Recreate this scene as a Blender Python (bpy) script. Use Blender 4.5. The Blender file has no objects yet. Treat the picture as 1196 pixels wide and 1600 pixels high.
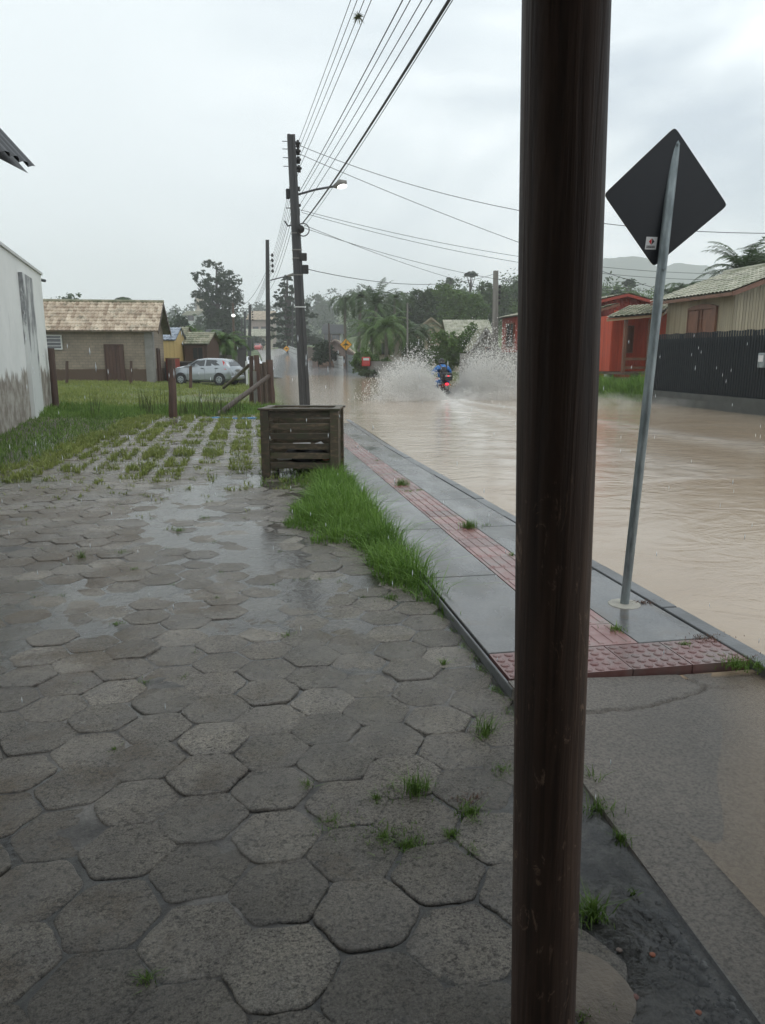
import bpy, math, random
import numpy as np
from mathutils import Vector, Matrix, noise
rnd = random.Random(7); npr = np.random.default_rng(7)
S = bpy.context.scene
COL = S.collection
# ------------------------------------------------------------------ camera, sky, sun, exposure
FPX, HZ, EYE = 1155.0, 557.0, 1.55
PITCH = math.atan((800-HZ)/FPX)
YAW = math.atan(198/FPX/math.cos(PITCH))
cd = bpy.data.cameras.new('camera'); cam = bpy.data.objects.new('camera', cd); COL.objects.link(cam)
cam.location = (0, 0, EYE); cam.rotation_euler = (math.pi/2-PITCH, 0, -YAW)
cd.sensor_fit = 'VERTICAL'; cd.sensor_height = 36; cd.lens = 36*FPX/1600
cd.clip_start = 0.05; cd.clip_end = 5000
S.camera = cam
SUN_EL, SUN_AZ = math.radians(62), math.radians(125)      # azimuth from +Y towards +X
wd = bpy.data.worlds.new("World"); S.world = wd; wd.use_nodes = True
nt = wd.node_tree; N = nt.nodes; L = nt.links; N.clear()
out = N.new('ShaderNodeOutputWorld'); bg = N.new('ShaderNodeBackground'); bg.inputs[1].default_value = 0.1
sky = N.new('ShaderNodeTexSky'); sky.sky_type = 'NISHITA'; sky.sun_disc = False
sky.sun_elevation = SUN_EL; sky.sun_rotation = SUN_AZ
tc = N.new('ShaderNodeTexCoord'); mp = N.new('ShaderNodeMapping'); mp.inputs['Scale'].default_value = (1, 1, 2.6)
n1 = N.new('ShaderNodeTexNoise'); n1.inputs['Scale'].default_value = 2.0; n1.inputs['Detail'].default_value = 7; n1.inputs['Roughness'].default_value = .5
n1.inputs['Distortion'].default_value = .35
rp = N.new('ShaderNodeValToRGB')
CS = 11.0
rp.color_ramp.elements[0].position = .41; rp.color_ramp.elements[0].color = (.50*CS, .57*CS, .64*CS, 1)
rp.color_ramp.elements[1].position = .59; rp.color_ramp.elements[1].color = (.98*CS, 1.03*CS, 1.06*CS, 1)
e = rp.color_ramp.elements.new(.5); e.color = (.72*CS, .785*CS, .825*CS, 1)
mx = N.new('ShaderNodeMix'); mx.data_type = 'RGBA'; mx.inputs[0].default_value = .95
# left half of the sky is an even rain veil, the right half carries broken cloud
sep = N.new('ShaderNodeSeparateXYZ'); mr = N.new('ShaderNodeMapRange'); mr.inputs[1].default_value = -.15; mr.inputs[2].default_value = .5
veil = N.new('ShaderNodeMix'); veil.data_type = 'RGBA'; veil.inputs[6].default_value = (.735*CS, .795*CS, .82*CS, 1)
L.new(tc.outputs['Generated'], mp.inputs['Vector']); L.new(mp.outputs[0], n1.inputs['Vector']); L.new(n1.outputs['Fac'], rp.inputs['Fac'])
L.new(tc.outputs['Generated'], sep.inputs[0]); L.new(sep.outputs['X'], mr.inputs[0]); L.new(mr.outputs[0], veil.inputs[0]); L.new(rp.outputs[0], veil.inputs[7])
L.new(sky.outputs[0], mx.inputs[6]); L.new(veil.outputs[2], mx.inputs[7]); L.new(mx.outputs[2], bg.inputs[0]); L.new(bg.outputs[0], out.inputs[0])
sl = bpy.data.lights.new('sun', 'SUN'); so = bpy.data.objects.new('sun', sl); COL.objects.link(so)
sl.energy = .6; sl.angle = math.radians(45); sl.color = (1, .97, .93)
so.rotation_euler = Vector((math.sin(SUN_AZ)*math.cos(SUN_EL), math.cos(SUN_AZ)*math.cos(SUN_EL), math.sin(SUN_EL))).to_track_quat('Z', 'Y').to_euler()
S.view_settings.view_transform = 'Standard'; S.view_settings.look = 'None'; S.view_settings.gamma = 1; S.view_settings.exposure = 0.36
S.render.engine = 'CYCLES'
S.cycles.use_denoising = True; S.cycles.volume_bounces = 2; S.cycles.max_bounces = 6; S.cycles.transparent_max_bounces = 16
S.cycles.diffuse_bounces = 3; S.cycles.glossy_bounces = 3; S.cycles.transmission_bounces = 4; S.cycles.caustics_reflective = False; S.cycles.caustics_refractive = False

# ------------------------------------------------------------------ picture <-> place helpers
FV = Vector((math.sin(YAW), math.cos(YAW), 0)); RV = Vector((math.cos(YAW), -math.sin(YAW), 0)); ZV = Vector((0, 0, 1))
def ray(px, py):
    a = (px-598)/FPX; b = (800-py)/FPX
    fw = math.cos(PITCH)+b*math.sin(PITCH); up = -math.sin(PITCH)+b*math.cos(PITCH)
    return RV*a+FV*fw+ZV*up, fw
def wp(px, py, D):                       # the point seen at a pixel, D metres ahead
    d, fw = ray(px, py); return Vector((0, 0, EYE))+d*(D/fw)
def gp(px, py, zf):                      # the point of a near-level ground seen at a pixel
    d, fw = ray(px, py); z = 0
    for i in range(30):
        t = (z-EYE)/d.z; p = d*t; z = .5*z+.5*zf(p.x, p.y)
    return Vector((p.x, p.y, z))
def px_at(v):
    r = Vector(v)-Vector((0, 0, EYE)); fw = r.dot(FV); lat = r.dot(RV); up = r.z
    dep = fw*math.cos(PITCH)-up*math.sin(PITCH); v2 = fw*math.sin(PITCH)+up*math.cos(PITCH)
    return 598+FPX*lat/dep, 800-FPX*v2/dep
def sm(a, b, x):
    t = min(1, max(0, (x-a)/(b-a))); return t*t*(3-2*t)
def Sz(y): return -.014*min(max(y, -2), 14)                      # pavement slope line
def Pz(y): return -.014*y if y < 6 else -.084-.016*sm(6, 14, y)   # paved yard
def Wz(y): return -.028-.0102*min(max(y-3, -1), 10)              # flood level
def T(x, y):                                                     # bare ground
    z = Pz(y) if y > -2 else .028
    z -= .022
    if x > 1.15 and y < 26: z = Sz(y)-.1+(z-Pz(min(y,66))+.022)*0
    far_ = sm(13, 18, y)
    z -= .25*(1-sm(14.2, 15.2, x))*(1-sm(66, 80, y)*sm(4, 9, x))*(sm(2.4, 3.2, x)*(1-far_)+sm(float(np.interp(y, [13, 20, 60], [1.0, .25, .4])), 3.5, x)*far_)
    if y < 22 and x < 1.2: z -= .014
    if y > 13: z -= .05*math.exp(-((x+1.2)/1.8)**2-((y-31)/3.5)**2)
    if y > 5 and x > 14.2: z += .14*sm(14.2, 15.2, x)
    if x < 0: z += .20*sm(23, 42, y)*sm(0, -8, x)+.1*sm(10, 20, y)*sm(-3.5, -7, x)
    z += float(np.interp(y, [66, 75, 95, 120, 235, 300, 420, 1600], [0, .1, .5, 1.1, 3.7, 4.4, 8, 40]))
    z += 9.5*math.exp(-((x-58)/34)**2-((y-165)/50)**2)+4*math.exp(-((x-130)/70)**2-((y-120)/70)**2)
    z += 22*math.exp(-((x-70)/110)**2-((y-470)/70)**2)*(1 if y > 250 else sm(200, 250, y))
    z += 14*math.exp(-((x+130)/90)**2-((y-480)/110)**2)
    if y > 100: z += 1.5*noise.noise(Vector((x*.02, y*.02, 0)))*sm(100, 300, y)
    return z

# ------------------------------------------------------------------ object helpers
def tag(o, label=None, cat=None, group=None, kind=None):
    if label: o['label'] = label
    if cat: o['category'] = cat
    if group: o['group'] = group
    if kind: o['kind'] = kind
    return o
def thing(name, label, cat, loc=(0, 0, 0), rz=0, group=None):
    o = bpy.data.objects.new(name, None); COL.objects.link(o); o.location = loc; o.rotation_euler = (0, 0, rz); o.empty_display_size = .1
    return tag(o, label, cat, group)
def dup(root, loc, rz=None, label=None, sc=None):
    r = root.copy(); COL.objects.link(r); r.location = loc
    if rz is not None: r.rotation_euler = (0, 0, rz)
    if sc: r.scale = (sc, sc, sc)
    if label: r['label'] = label
    for ch in list(root.children):
        c = ch.copy(); COL.objects.link(c); c.parent = r
        for g in ch.children:
            d = g.copy(); COL.objects.link(d); d.parent = c
    return r
def npmesh(name, V, F, mat, parent=None, smooth=False, attrs=None, loc=None):
    V = np.asarray(V, dtype=np.float32); F = np.asarray(F, dtype=np.int32)
    if loc is not None: V = V-np.array(loc, dtype=np.float32)
    me = bpy.data.meshes.new(name); k = F.shape[1]
    me.vertices.add(len(V)); me.vertices.foreach_set('co', V.ravel())
    me.loops.add(F.size); me.loops.foreach_set('vertex_index', F.ravel())
    me.polygons.add(len(F)); me.polygons.foreach_set('loop_start', np.arange(0, F.size, k, dtype=np.int32))
    me.polygons.foreach_set('loop_total', np.full(len(F), k, dtype=np.int32))
    me.polygons.foreach_set('use_smooth', np.full(len(F), smooth))
    me.update(calc_edges=True)
    for an, av in (attrs or {}).items():
        a = me.attributes.new(an, 'FLOAT', 'POINT'); a.data.foreach_set('value', np.asarray(av, dtype=np.float32))
    me.materials.append(mat)
    o = bpy.data.objects.new(name, me); COL.objects.link(o)
    if loc is not None: o.location = loc
    if parent: o.parent = parent
    return o
class MB:
    def __init__(s): s.v = []; s.f = []; s.a = []
    def add(s, vs, fs, r=None):
        b = len(s.v); s.v += [tuple(v) for v in vs]; s.f += [tuple(b+i for i in f) for f in fs]
        s.a += [rnd.random() if r is None else r]*len(vs); return s
    def box(s, c, d, M=None, r=None):
        x, y, z = d[0]/2, d[1]/2, d[2]/2
        vs = [Vector((i*x, j*y, k*z)) for k in (-1, 1) for j in (-1, 1) for i in (-1, 1)]
        if M is not None: vs = [M @ v for v in vs]
        vs = [v+Vector(c) for v in vs]
        return s.add(vs, [(0, 2, 3, 1), (4, 5, 7, 6), (0, 1, 5, 4), (2, 6, 7, 3), (0, 4, 6, 2), (1, 3, 7, 5)], r)
    def bar(s, p0, p1, w, h, r=None, up=ZV):
        p0, p1 = Vector(p0), Vector(p1); d = (p1-p0); ln = d.length; d.normalize()
        if abs(d.dot(up)) > .99: up = Vector((0, 1, 0))
        sd = d.cross(up).normalized(); u = sd.cross(d)
        vs = [p+sd*(i*w/2)+u*(j*h/2) for p in (p0, p1) for i, j in ((-1, -1), (1, -1), (1, 1), (-1, 1))]
        return s.add(vs, [(0, 3, 2, 1), (4, 5, 6, 7), (0, 1, 5, 4), (1, 2, 6, 5), (2, 3, 7, 6), (3, 0, 4, 7)], r)
    def cyl(s, p0, p1, r0, r1=None, n=12, r=None, cap=True):
        return s.tube([p0, p1], [r0, r0 if r1 is None else r1], n, r, cap)
    def tube(s, pts, rad, n=8, r=None, cap=True):
        pts = [Vector(p) for p in pts]; m = len(pts)
        if not hasattr(rad, '__len__'): rad = [rad]*m
        vs = []; ref = None
        for i, p in enumerate(pts):
            d = (pts[min(i+1, m-1)]-pts[max(i-1, 0)]).normalized()
            if ref is None: ref = Vector((1, 0, 0)) if abs(d.x) < .8 else Vector((0, 1, 0))
            a = d.cross(ref).normalized(); b = a.cross(d); ref = b if b.length > 0 else ref
            vs += [p+(a*math.cos(2*math.pi*k/n)+b*math.sin(2*math.pi*k/n))*rad[i] for k in range(n)]
        fs = [(i*n+k, i*n+(k+1) % n, (i+1)*n+(k+1) % n, (i+1)*n+k) for i in range(m-1) for k in range(n)]
        if cap: fs += [tuple(range(n-1, -1, -1)), tuple((m-1)*n+k for k in range(n))]
        return s.add(vs, fs, r)
    def quad(s, a, b, c, d, r=None): return s.add([a, b, c, d], [(0, 1, 2, 3)], r)
    def poly(s, pts, ext, r=None):       # closed outline swept along the vector ext
        n = len(pts); e = Vector(ext); vs = [Vector(p) for p in pts]; vs += [v+e for v in vs]
        return s.add(vs, [tuple(range(n-1, -1, -1)), tuple(range(n, 2*n))]+[(i, (i+1) % n, n+(i+1) % n, n+i) for i in range(n)], r)
    def ball(s, c, rad, n=10, m=7, M=None, r=None):
        if not hasattr(rad, '__len__'): rad = (rad,)*3
        vs = []
        for j in range(m+1):
            t = math.pi*j/m
            for k in range(n):
                q = 2*math.pi*k/n; v = Vector((math.sin(t)*math.cos(q)*rad[0], math.sin(t)*math.sin(q)*rad[1], math.cos(t)*rad[2]))
                vs.append((M @ v if M is not None else v)+Vector(c))
        return s.add(vs, [(j*n+k, (j+1)*n+k, (j+1)*n+(k+1) % n, j*n+(k+1) % n) for j in range(m) for k in range(n)], r)
    def loft(s, rings, r=None, caps=True):
        n = len(rings[0]); vs = [v for q in rings for v in q]
        fs = [(i*n+k, i*n+(k+1) % n, (i+1)*n+(k+1) % n, (i+1)*n+k) for i in range(len(rings)-1) for k in range(n)]
        if caps: fs += [tuple(range(n-1, -1, -1)), tuple((len(rings)-1)*n+k for k in range(n))]
        return s.add(vs, fs, r)
    def fixn(s):
        import bmesh
        bm = bmesh.new(); vs = [bm.verts.new(v) for v in s.v]
        for f in s.f: bm.faces.new([vs[i] for i in f])
        bmesh.ops.recalc_face_normals(bm, faces=bm.faces); bm.verts.index_update(); s.f = [tuple(v.index for v in f.verts) for f in bm.faces]; bm.free(); return s
    def build(s, name, mat, parent=None, bevel=0, smooth=False, loc=None, sub=0, ang=None):
        me = bpy.data.meshes.new(name); o0 = Vector(loc) if loc is not None else Vector()
        me.from_pydata([Vector(v)-o0 for v in s.v], [], s.f)
        a = me.attributes.new('rnd', 'FLOAT', 'POINT'); a.data.foreach_set('value', s.a)
        me.materials.append(mat)
        if smooth:
            me.polygons.foreach_set('use_smooth', [True]*len(me.polygons))
            if ang: me.set_sharp_from_angle(angle=math.radians(ang))
        me.update()
        o = bpy.data.objects.new(name, me); COL.objects.link(o)
        if loc is not None: o.location = loc
        if parent: o.parent = parent
        if bevel:
            b = o.modifiers.new('b', 'BEVEL'); b.width = bevel; b.segments = 2; b.limit_method = 'ANGLE'
        if sub:
            b = o.modifiers.new('s', 'SUBSURF'); b.levels = sub; b.render_levels = sub
        return o

# ------------------------------------------------------------------ materials
def newmat(name):
    m = bpy.data.materials.new(name); m.use_nodes = True; nt = m.node_tree; return m, nt, nt.nodes['Principled BSDF'], nt.nodes['Material Output']
def nd(nt, t, **k):
    n = nt.nodes.new(t)
    for a, b in k.items():
        if a in n.inputs.keys() if hasattr(n.inputs, 'keys') else False: n.inputs[a].default_value = b
        else: setattr(n, a, b)
    return n
def coords(nt, kind='pos', scale=(1, 1, 1)):
    if kind == 'pos': g = nt.nodes.new('ShaderNodeNewGeometry'); o = g.outputs['Position']
    else: g = nt.nodes.new('ShaderNodeTexCoord'); o = g.outputs['Object']
    m = nt.nodes.new('ShaderNodeMapping'); m.inputs['Scale'].default_value = scale; nt.links.new(o, m.inputs['Vector']); return m.outputs[0]
def noisen(nt, vec, sc, det=4, rough=.55, dist=0):
    n = nt.nodes.new('ShaderNodeTexNoise'); n.inputs['Scale'].default_value = sc; n.inputs['Detail'].default_value = det
    n.inputs['Roughness'].default_value = rough; n.inputs['Distortion'].default_value = dist; nt.links.new(vec, n.inputs['Vector']); return n.outputs['Fac']
def ramp(nt, fac, stops):
    r = nt.nodes.new('ShaderNodeValToRGB'); cr = r.color_ramp
    for i, (p, c) in enumerate(stops):
        e = cr.elements[i] if i < 2 else cr.elements.new(p)
        e.position = p; e.color = tuple(c)+(1,) if hasattr(c, '__len__') else (c, c, c, 1)
    nt.links.new(fac, r.inputs[0]); return r.outputs[0]
def mixc(nt, fac, a, b, blend='MIX'):
    m = nt.nodes.new('ShaderNodeMix'); m.data_type = 'RGBA'; m.blend_type = blend
    for s, v in ((0, fac), (6, a), (7, b)):
        if hasattr(v, 'links') or hasattr(v, 'is_linked'): nt.links.new(v, m.inputs[s])
        else: m.inputs[s].default_value = v if s == 0 else (tuple(v)+(1,) if len(v) == 3 else v)
    return m.outputs[2]
def math_(nt, op, a, b=None, c=None):
    m = nt.nodes.new('ShaderNodeMath'); m.operation = op
    for i, v in enumerate((a, b, c)):
        if v is None: continue
        if hasattr(v, 'is_linked'): nt.links.new(v, m.inputs[i])
        else: m.inputs[i].default_value = v
    return m.outputs[0]
def bump(nt, bsdf, h, strength=.3, dist=.01):
    b = nt.nodes.new('ShaderNodeBump'); b.inputs['Strength'].default_value = strength; b.inputs['Distance'].default_value = dist
    nt.links.new(h, b.inputs['Height']); nt.links.new(b.outputs[0], bsdf.inputs['Normal']); return b
def attr(nt, name):
    a = nt.nodes.new('ShaderNodeAttribute'); a.attribute_name = name; return a.outputs['Fac']
def mat(name, c1, c2=None, sc=3, rough=.6, bs=30, bst=.3, bd=.01, st=(1, 1, 1), spec=.5, metal=0, rv=0, kind='pos', c3=None, coat=0, trans=0):
    m, nt, b, o = newmat(name); v = coords(nt, kind, st)
    c2 = c2 or tuple(x*.7 for x in c1)
    stops = [(.3, c1), (.7, c2)] if c3 is None else [(.3, c1), (.72, c3), (.5, c2)]
    col = ramp(nt, noisen(nt, v, sc, 6, .6), stops)
    if rv:
        r = attr(nt, 'rnd'); f = math_(nt, 'MULTIPLY_ADD', r, rv*2, 1-rv)
        cc = nt.nodes.new('ShaderNodeCombineColor')
        for i in range(3): nt.links.new(f, cc.inputs[i])
        col = mixc(nt, 1.0, col, cc.outputs[0], 'MULTIPLY')
    nt.links.new(col, b.inputs['Base Color'])
    if bst: bump(nt, b, noisen(nt, v, bs, 5, .6), bst, bd)
    b.inputs['Roughness'].default_value = rough; b.inputs['Specular IOR Level'].default_value = spec; b.inputs['Metallic'].default_value = metal
    b.inputs['Coat Weight'].default_value = coat
    return m
def leafmat(name, dark, light, rough=.5):
    m, nt, b, o = newmat(name)
    v = coords(nt, 'pos'); col = ramp(nt, attr(nt, 'rnd'), [(0, dark), (1, light)])
    col = mixc(nt, .35, col, ramp(nt, noisen(nt, v, .8, 3), [(.35, dark), (.65, light)]))
    nt.links.new(col, b.inputs['Base Color']); b.inputs['Roughness'].default_value = rough; b.inputs['Specular IOR Level'].default_value = .35
    tr = nt.nodes.new('ShaderNodeBsdfTranslucent'); nt.links.new(col, tr.inputs[0]); ms = nt.nodes.new('ShaderNodeMixShader'); ms.inputs[0].default_value = .25
    nt.links.new(b.outputs[0], ms.inputs[1]); nt.links.new(tr.outputs[0], ms.inputs[2]); nt.links.new(ms.outputs[0], o.inputs[0]); return m
MT = {}
MT['grass'] = leafmat('grass', (.06, .125, .02), (.20, .31, .065))
MT['grass_dry'] = leafmat('grass_dry', (.13, .18, .04), (.32, .35, .10))
MT['grass_lush'] = leafmat('grass_lush', (.06, .145, .02), (.22, .36, .07))
MT['leaf'] = leafmat('leaf', (.022, .05, .016), (.075, .125, .035))
MT['leaf_dark'] = leafmat('leaf_dark', (.012, .03, .016), (.045, .075, .03))
MT['leaf_bright'] = leafmat('leaf_bright', (.03, .08, .015), (.13, .21, .045))
MT['leaf_olive'] = leafmat('leaf_olive', (.04, .06, .02), (.13, .15, .05))
MT['palm'] = leafmat('palm', (.02, .05, .015), (.085, .14, .04), .35)
MT['bark'] = mat('bark', (.10, .085, .07), (.05, .04, .035), 4, .8, 20, .6, .03, (1, 1, .2))
MT['palm_bark'] = mat('palm_bark', (.20, .18, .15), (.11, .10, .085), 5, .8, 12, .5, .02, (.3, .3, 2))
MT['metal_dark'] = mat('metal_dark', (.04, .043, .05), (.03, .032, .035), 8, .5, 40, .1)
MT['black'] = mat('black', (.012, .012, .014), (.02, .02, .02), 8, .5, 40, .1)
MT['rubber'] = mat('rubber', (.015, .015, .016), (.03, .028, .025), 8, .75, 60, .2)
MT['cable'] = mat('cable', (.05, .055, .06), (.04, .04, .045), 8, .6, 40, 0)
MT['galv'] = mat('galvanised', (.36, .41, .42), (.13, .155, .16), 16, .42, 60, .25, .002, (1, 1, .3), .5, .5)
MT['conc_pole'] = mat('dark_concrete', (.055, .055, .055), (.03, .029, .028), 3, .55, 40, .25, .004, (1, 1, .2))
MT['conc_pole_pale'] = mat('pale_concrete', (.23, .22, .20), (.14, .135, .12), 3, .7, 40, .25, .004, (1, 1, .2))
MT['wood_red'] = mat('red_brown_wood', (.115, .062, .043), (.055, .034, .026), 4, .55, 30, .5, .006, (4, 4, .5), rv=.25)
MT['wood_log'] = mat('grey_brown_wood', (.13, .09, .065), (.06, .045, .035), 4, .6, 30, .6, .008, (3, 3, .6), rv=.3)
MT['wood_bin'] = mat('mossy_wood', (.15, .11, .068), (.06, .046, .03), 3.5, .5, 25, .5, .005, (1.5, 6, 6), rv=.3, c3=(.06, .068, .03))
MT['glass'] = mat('dark_glass', (.03, .035, .04), (.02, .025, .03), 2, .06, 10, 0, spec=.9)
MT['white_paint'] = mat('white_paint', (.62, .63, .61), (.5, .51, .49), 2, .5, 30, .1)
MT['grey_wall'] = mat('grey_wall', (.28, .27, .25), (.17, .165, .15), 1.5, .7, 20, .3)
MT['dark_wall'] = mat('dark_wall', (.065, .06, .058), (.035, .033, .03), 1.2, .6, 20, .3)
MT['wood_win'] = mat('varnished_wood', (.22, .10, .06), (.13, .06, .035), 5, .45, 40, .2, .003, (1, 1, .3))
MT['plastic_white'] = mat('white_plastic', (.7, .7, .69), (.6, .6, .6), 5, .4, 40, .1)
MT['orange'] = mat('orange_skin', (.6, .18, .04), (.5, .14, .03), 20, .5, 90, .2)

# ------------------------------------------------------------------ the ground
def spaced(a, b, segs):
    out = [a]
    for lim, st in segs:
        while out[-1] < min(lim, b)-1e-6: out.append(min(out[-1]+st, lim))
    return out
def sheet(name, xs, ys, zf, m, kind='structure', attrs=None, smooth=True):
    V = [(x, y, zf(x, y)) for y in ys for x in xs]; nx = len(xs)
    F = [(j*nx+i, j*nx+i+1, (j+1)*nx+i+1, (j+1)*nx+i) for j in range(len(ys)-1) for i in range(nx-1)]
    at = {k: [f(x, y) for y in ys for x in xs] for k, f in (attrs or {}).items()}
    return tag(npmesh(name, V, F, m, smooth=smooth, attrs=at), kind=kind)
m, nt, b, o = newmat('ground'); v = coords(nt)
near = ramp(nt, noisen(nt, v, .55, 6, .65), [(.32, (.06, .11, .022)), (.68, (.16, .135, .07)), (.5, (.12, .15, .04))])
soil = ramp(nt, noisen(nt, v, 6, 6), [(.3, (.05, .042, .034)), (.7, (.10, .085, .065))])
far = ramp(nt, noisen(nt, v, .05, 6, .7), [(.35, (.05, .085, .025)), (.65, (.13, .17, .05))])
sep = nt.nodes.new('ShaderNodeSeparateXYZ'); g = nt.nodes.new('ShaderNodeNewGeometry'); nt.links.new(g.outputs[0], sep.inputs[0])
f1 = nt.nodes.new('ShaderNodeMapRange'); f1.inputs[1].default_value = 20; f1.inputs[2].default_value = 23; nt.links.new(sep.outputs[1], f1.inputs[0])
f2 = nt.nodes.new('ShaderNodeMapRange'); f2.inputs[1].default_value = 70; f2.inputs[2].default_value = 110; nt.links.new(sep.outputs[1], f2.inputs[0])
c = mixc(nt, f2.outputs[0], mixc(nt, f1.outputs[0], soil, near), far)
nt.links.new(c, b.inputs[0]); b.inputs['Roughness'].default_value = .75; bump(nt, b, noisen(nt, v, 25, 5), .6, .02); MT['ground'] = m
xs = [-900, -600, -400, -280, -200, -150, -110, -80, -60, -45, -35, -28, -22, -18]+[x*1.0 for x in range(-15, -4)]+[-4+.4*i for i in range(0, 50)]+[16+1*i for i in range(0, 14)]+[32, 36, 42, 50, 60, 70, 80, 92, 106, 122, 140, 170, 210, 280, 400, 600, 900]
ys = [-30, -12, -6, -3, -1.9, -1, -.5, 0]+[.4*i for i in range(1, 105)]+[43, 45, 47, 50, 53, 56, 60, 64, 66, 68, 70, 72, 75, 78, 82, 86, 90, 95, 100, 106, 112, 118, 125, 132, 140, 150, 160, 170, 180, 190, 200, 210, 220, 230, 242, 255, 270, 290, 310, 335, 360, 390, 420, 460, 500, 560, 640, 760, 900, 1200, 1600]
sheet('ground', xs, ys, T, MT['ground'])

# pavers: hexagons with worn rims, each a little out of level
HP = .2825; HXc = .245
def und(x, y):
    n = noise.noise(Vector((x*.75+3, y*.55, 1.3)))*.011+noise.noise(Vector((x*2.3, y*2.3, 7)))*.003
    n = max(n, -.009); n += .004*sm(.1, -.8, x)*sm(7, 4, y)
    n -= .005*sm(.0, .5, x)*sm(2.8, 1.9, y)
    n -= .0022*sm(4.5, 6, y)*sm(12, 9, y)*sm(-2.5, -1, x)
    return n+.002
V = []; F = []; A = []
def lawn_edge(y): return float(np.interp(y, [0, 7, 10, 12, 14, 17, 20, 24], [-30, -30, -3.9, -3.5, -3.3, -3.2, -3.0, -2.6]))+.35*noise.noise(Vector((y*.7, 3, 0)))
hexes = []
for k in range(-34, 5):
    x0 = .03+HXc*k
    for j in range(-6, 76):
        y0 = 1.68+HP*j+(HP/2 if k % 2 else 0)
        if y0 < -.5 or y0 > 21.8 or x0 > 1.08 or x0 < lawn_edge(y0)-.2: continue
        if y0 < 2.4 and x0 > .95: continue
        if abs(x0)/max(y0, .3) > 1.1 and x0 < -1.0: continue
        hexes.append((x0, y0))
def hexr(a):                       # radius of a hexagon with rounded corners along angle a
    a = (a+math.pi/6) % (math.pi/3)-math.pi/6 if False else ((a) % (math.pi/3))-math.pi/6
    return (HP/2)/math.cos(a)
for (x0, y0) in hexes:
    npx = 42 if y0 < 5 else 18 if y0 < 9 else 12
    rr = rnd.random(); jz = rnd.gauss(0, .0022); tx = rnd.gauss(0, .011); ty = rnd.gauss(0, .011); rot = rnd.gauss(0, .03)
    jx = rnd.gauss(0, .005); jy = rnd.gauss(0, .005); gap = rnd.uniform(-.002, .006)
    rings = [(1.0, -.03), (1.0, -.005), (.975, -.0008), (.88, 0), (.5, .0003)]
    b0 = len(V)
    for q, (s_, dz) in enumerate(rings):
        for i in range(npx):
            a = 2*math.pi*i/npx; R_ = min(hexr(a), HP/2*1.11)-gap
            R_ += (.010*noise.noise(Vector((x0+math.cos(a)*.13, y0+math.sin(a)*.13, rr*9))*14)+.004*noise.noise(Vector((x0+math.cos(a)*.13, y0+math.sin(a)*.13, rr*5))*50)) if q < 4 else 0
            xx = R_*s_*math.cos(a+rot); yy = R_*s_*math.sin(a+rot)
            z = Pz(y0+yy)+und(x0+xx, y0+yy)+jz+tx*xx+ty*yy+dz
            if q: z += .0016*noise.noise(Vector((x0+xx, y0+yy, 5))*28)
            V.append((x0+xx+jx, y0+yy+jy, z)); A.append(rr)
    V.append((x0+jx, y0+jy, Pz(y0)+und(x0, y0)+jz+.0007)); A.append(rr); cidx = len(V)-1
    for q in range(len(rings)-1):
        for i in range(npx):
            i2 = (i+1) % npx; F.append((b0+q*npx+i, b0+q*npx+i2, b0+(q+1)*npx+i2, b0+(q+1)*npx+i))
    q = len(rings)-1
    for i in range(0, npx, 2): F.append((b0+q*npx+i, b0+q*npx+(i+1) % npx, b0+q*npx+(i+2) % npx, cidx))
m, nt, b, o = newmat('hexagonal_pavers'); v = coords(nt)
r_ = attr(nt, 'rnd')
pc = ramp(nt, r_, [(0, (.145, .138, .128)), (1, (.275, .264, .245)), (.25, (.178, .17, .158)), (.85, (.21, .198, .183))])
sp = mixc(nt, 1, ramp(nt, noisen(nt, v, 150, 6, .85), [(.40, (.42, .40, .38)), (.60, (1.45, 1.42, 1.36))]), ramp(nt, noisen(nt, coords(nt, 'pos', (1, 1.2, 1)), 58, 5, .8), [(.40, (.30, .29, .28)), (.49, (1.08, 1.06, 1.04))]), 'MULTIPLY')
bl = ramp(nt, noisen(nt, v, 4.5, 6, .65), [(.3, (.72, .71, .72)), (.7, (1.15, 1.12, 1.06))])
mdn = nt.nodes.new('ShaderNodeMapRange'); mdn.inputs[1].default_value = .2; mdn.inputs[2].default_value = -1.2; sgx = nt.nodes.new('ShaderNodeSeparateXYZ'); nt.links.new(v, sgx.inputs[0]); nt.links.new(sgx.outputs[0], mdn.inputs[0])
mud_ = ramp(nt, math_(nt, 'ADD', noisen(nt, v, 1.4, 7, .72), math_(nt, 'MULTIPLY', mdn.outputs[0], .10)), [(.56, 0), (.68, .75)])
nt.links.new(mixc(nt, mud_, mixc(nt, 1, mixc(nt, 1, pc, sp, 'MULTIPLY'), bl, 'MULTIPLY'), mixc(nt, 1, sp, (.11, .082, .052), 'MULTIPLY')), b.inputs[0])
ro = nt.nodes.new('ShaderNodeMapRange'); nt.links.new(noisen(nt, v, 3, 5), ro.inputs[0]); ro.inputs[1].default_value = .35; ro.inputs[2].default_value = .65; ro.inputs[3].default_value = .14; ro.inputs[4].default_value = .34
nt.links.new(ro.outputs[0], b.inputs['Roughness']); b.inputs['Specular IOR Level'].default_value = .8
hh = math_(nt, 'ADD', noisen(nt, v, 58, 7, .85), math_(nt, 'MULTIPLY', noisen(nt, v, 20, 4, .6), .8))
bump(nt, b, hh, 1.0, .013); MT['paver'] = m
def Dz(x, y): return -.026+max(-.12, min(.043, .045*(1.92+(y-2.7)*.62-x)))+.004*noise.noise(Vector((x*2, y*2, 4)))-.032*sm(1.5, 1.17, x)*sm(2.6, 1.9, y)
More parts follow.
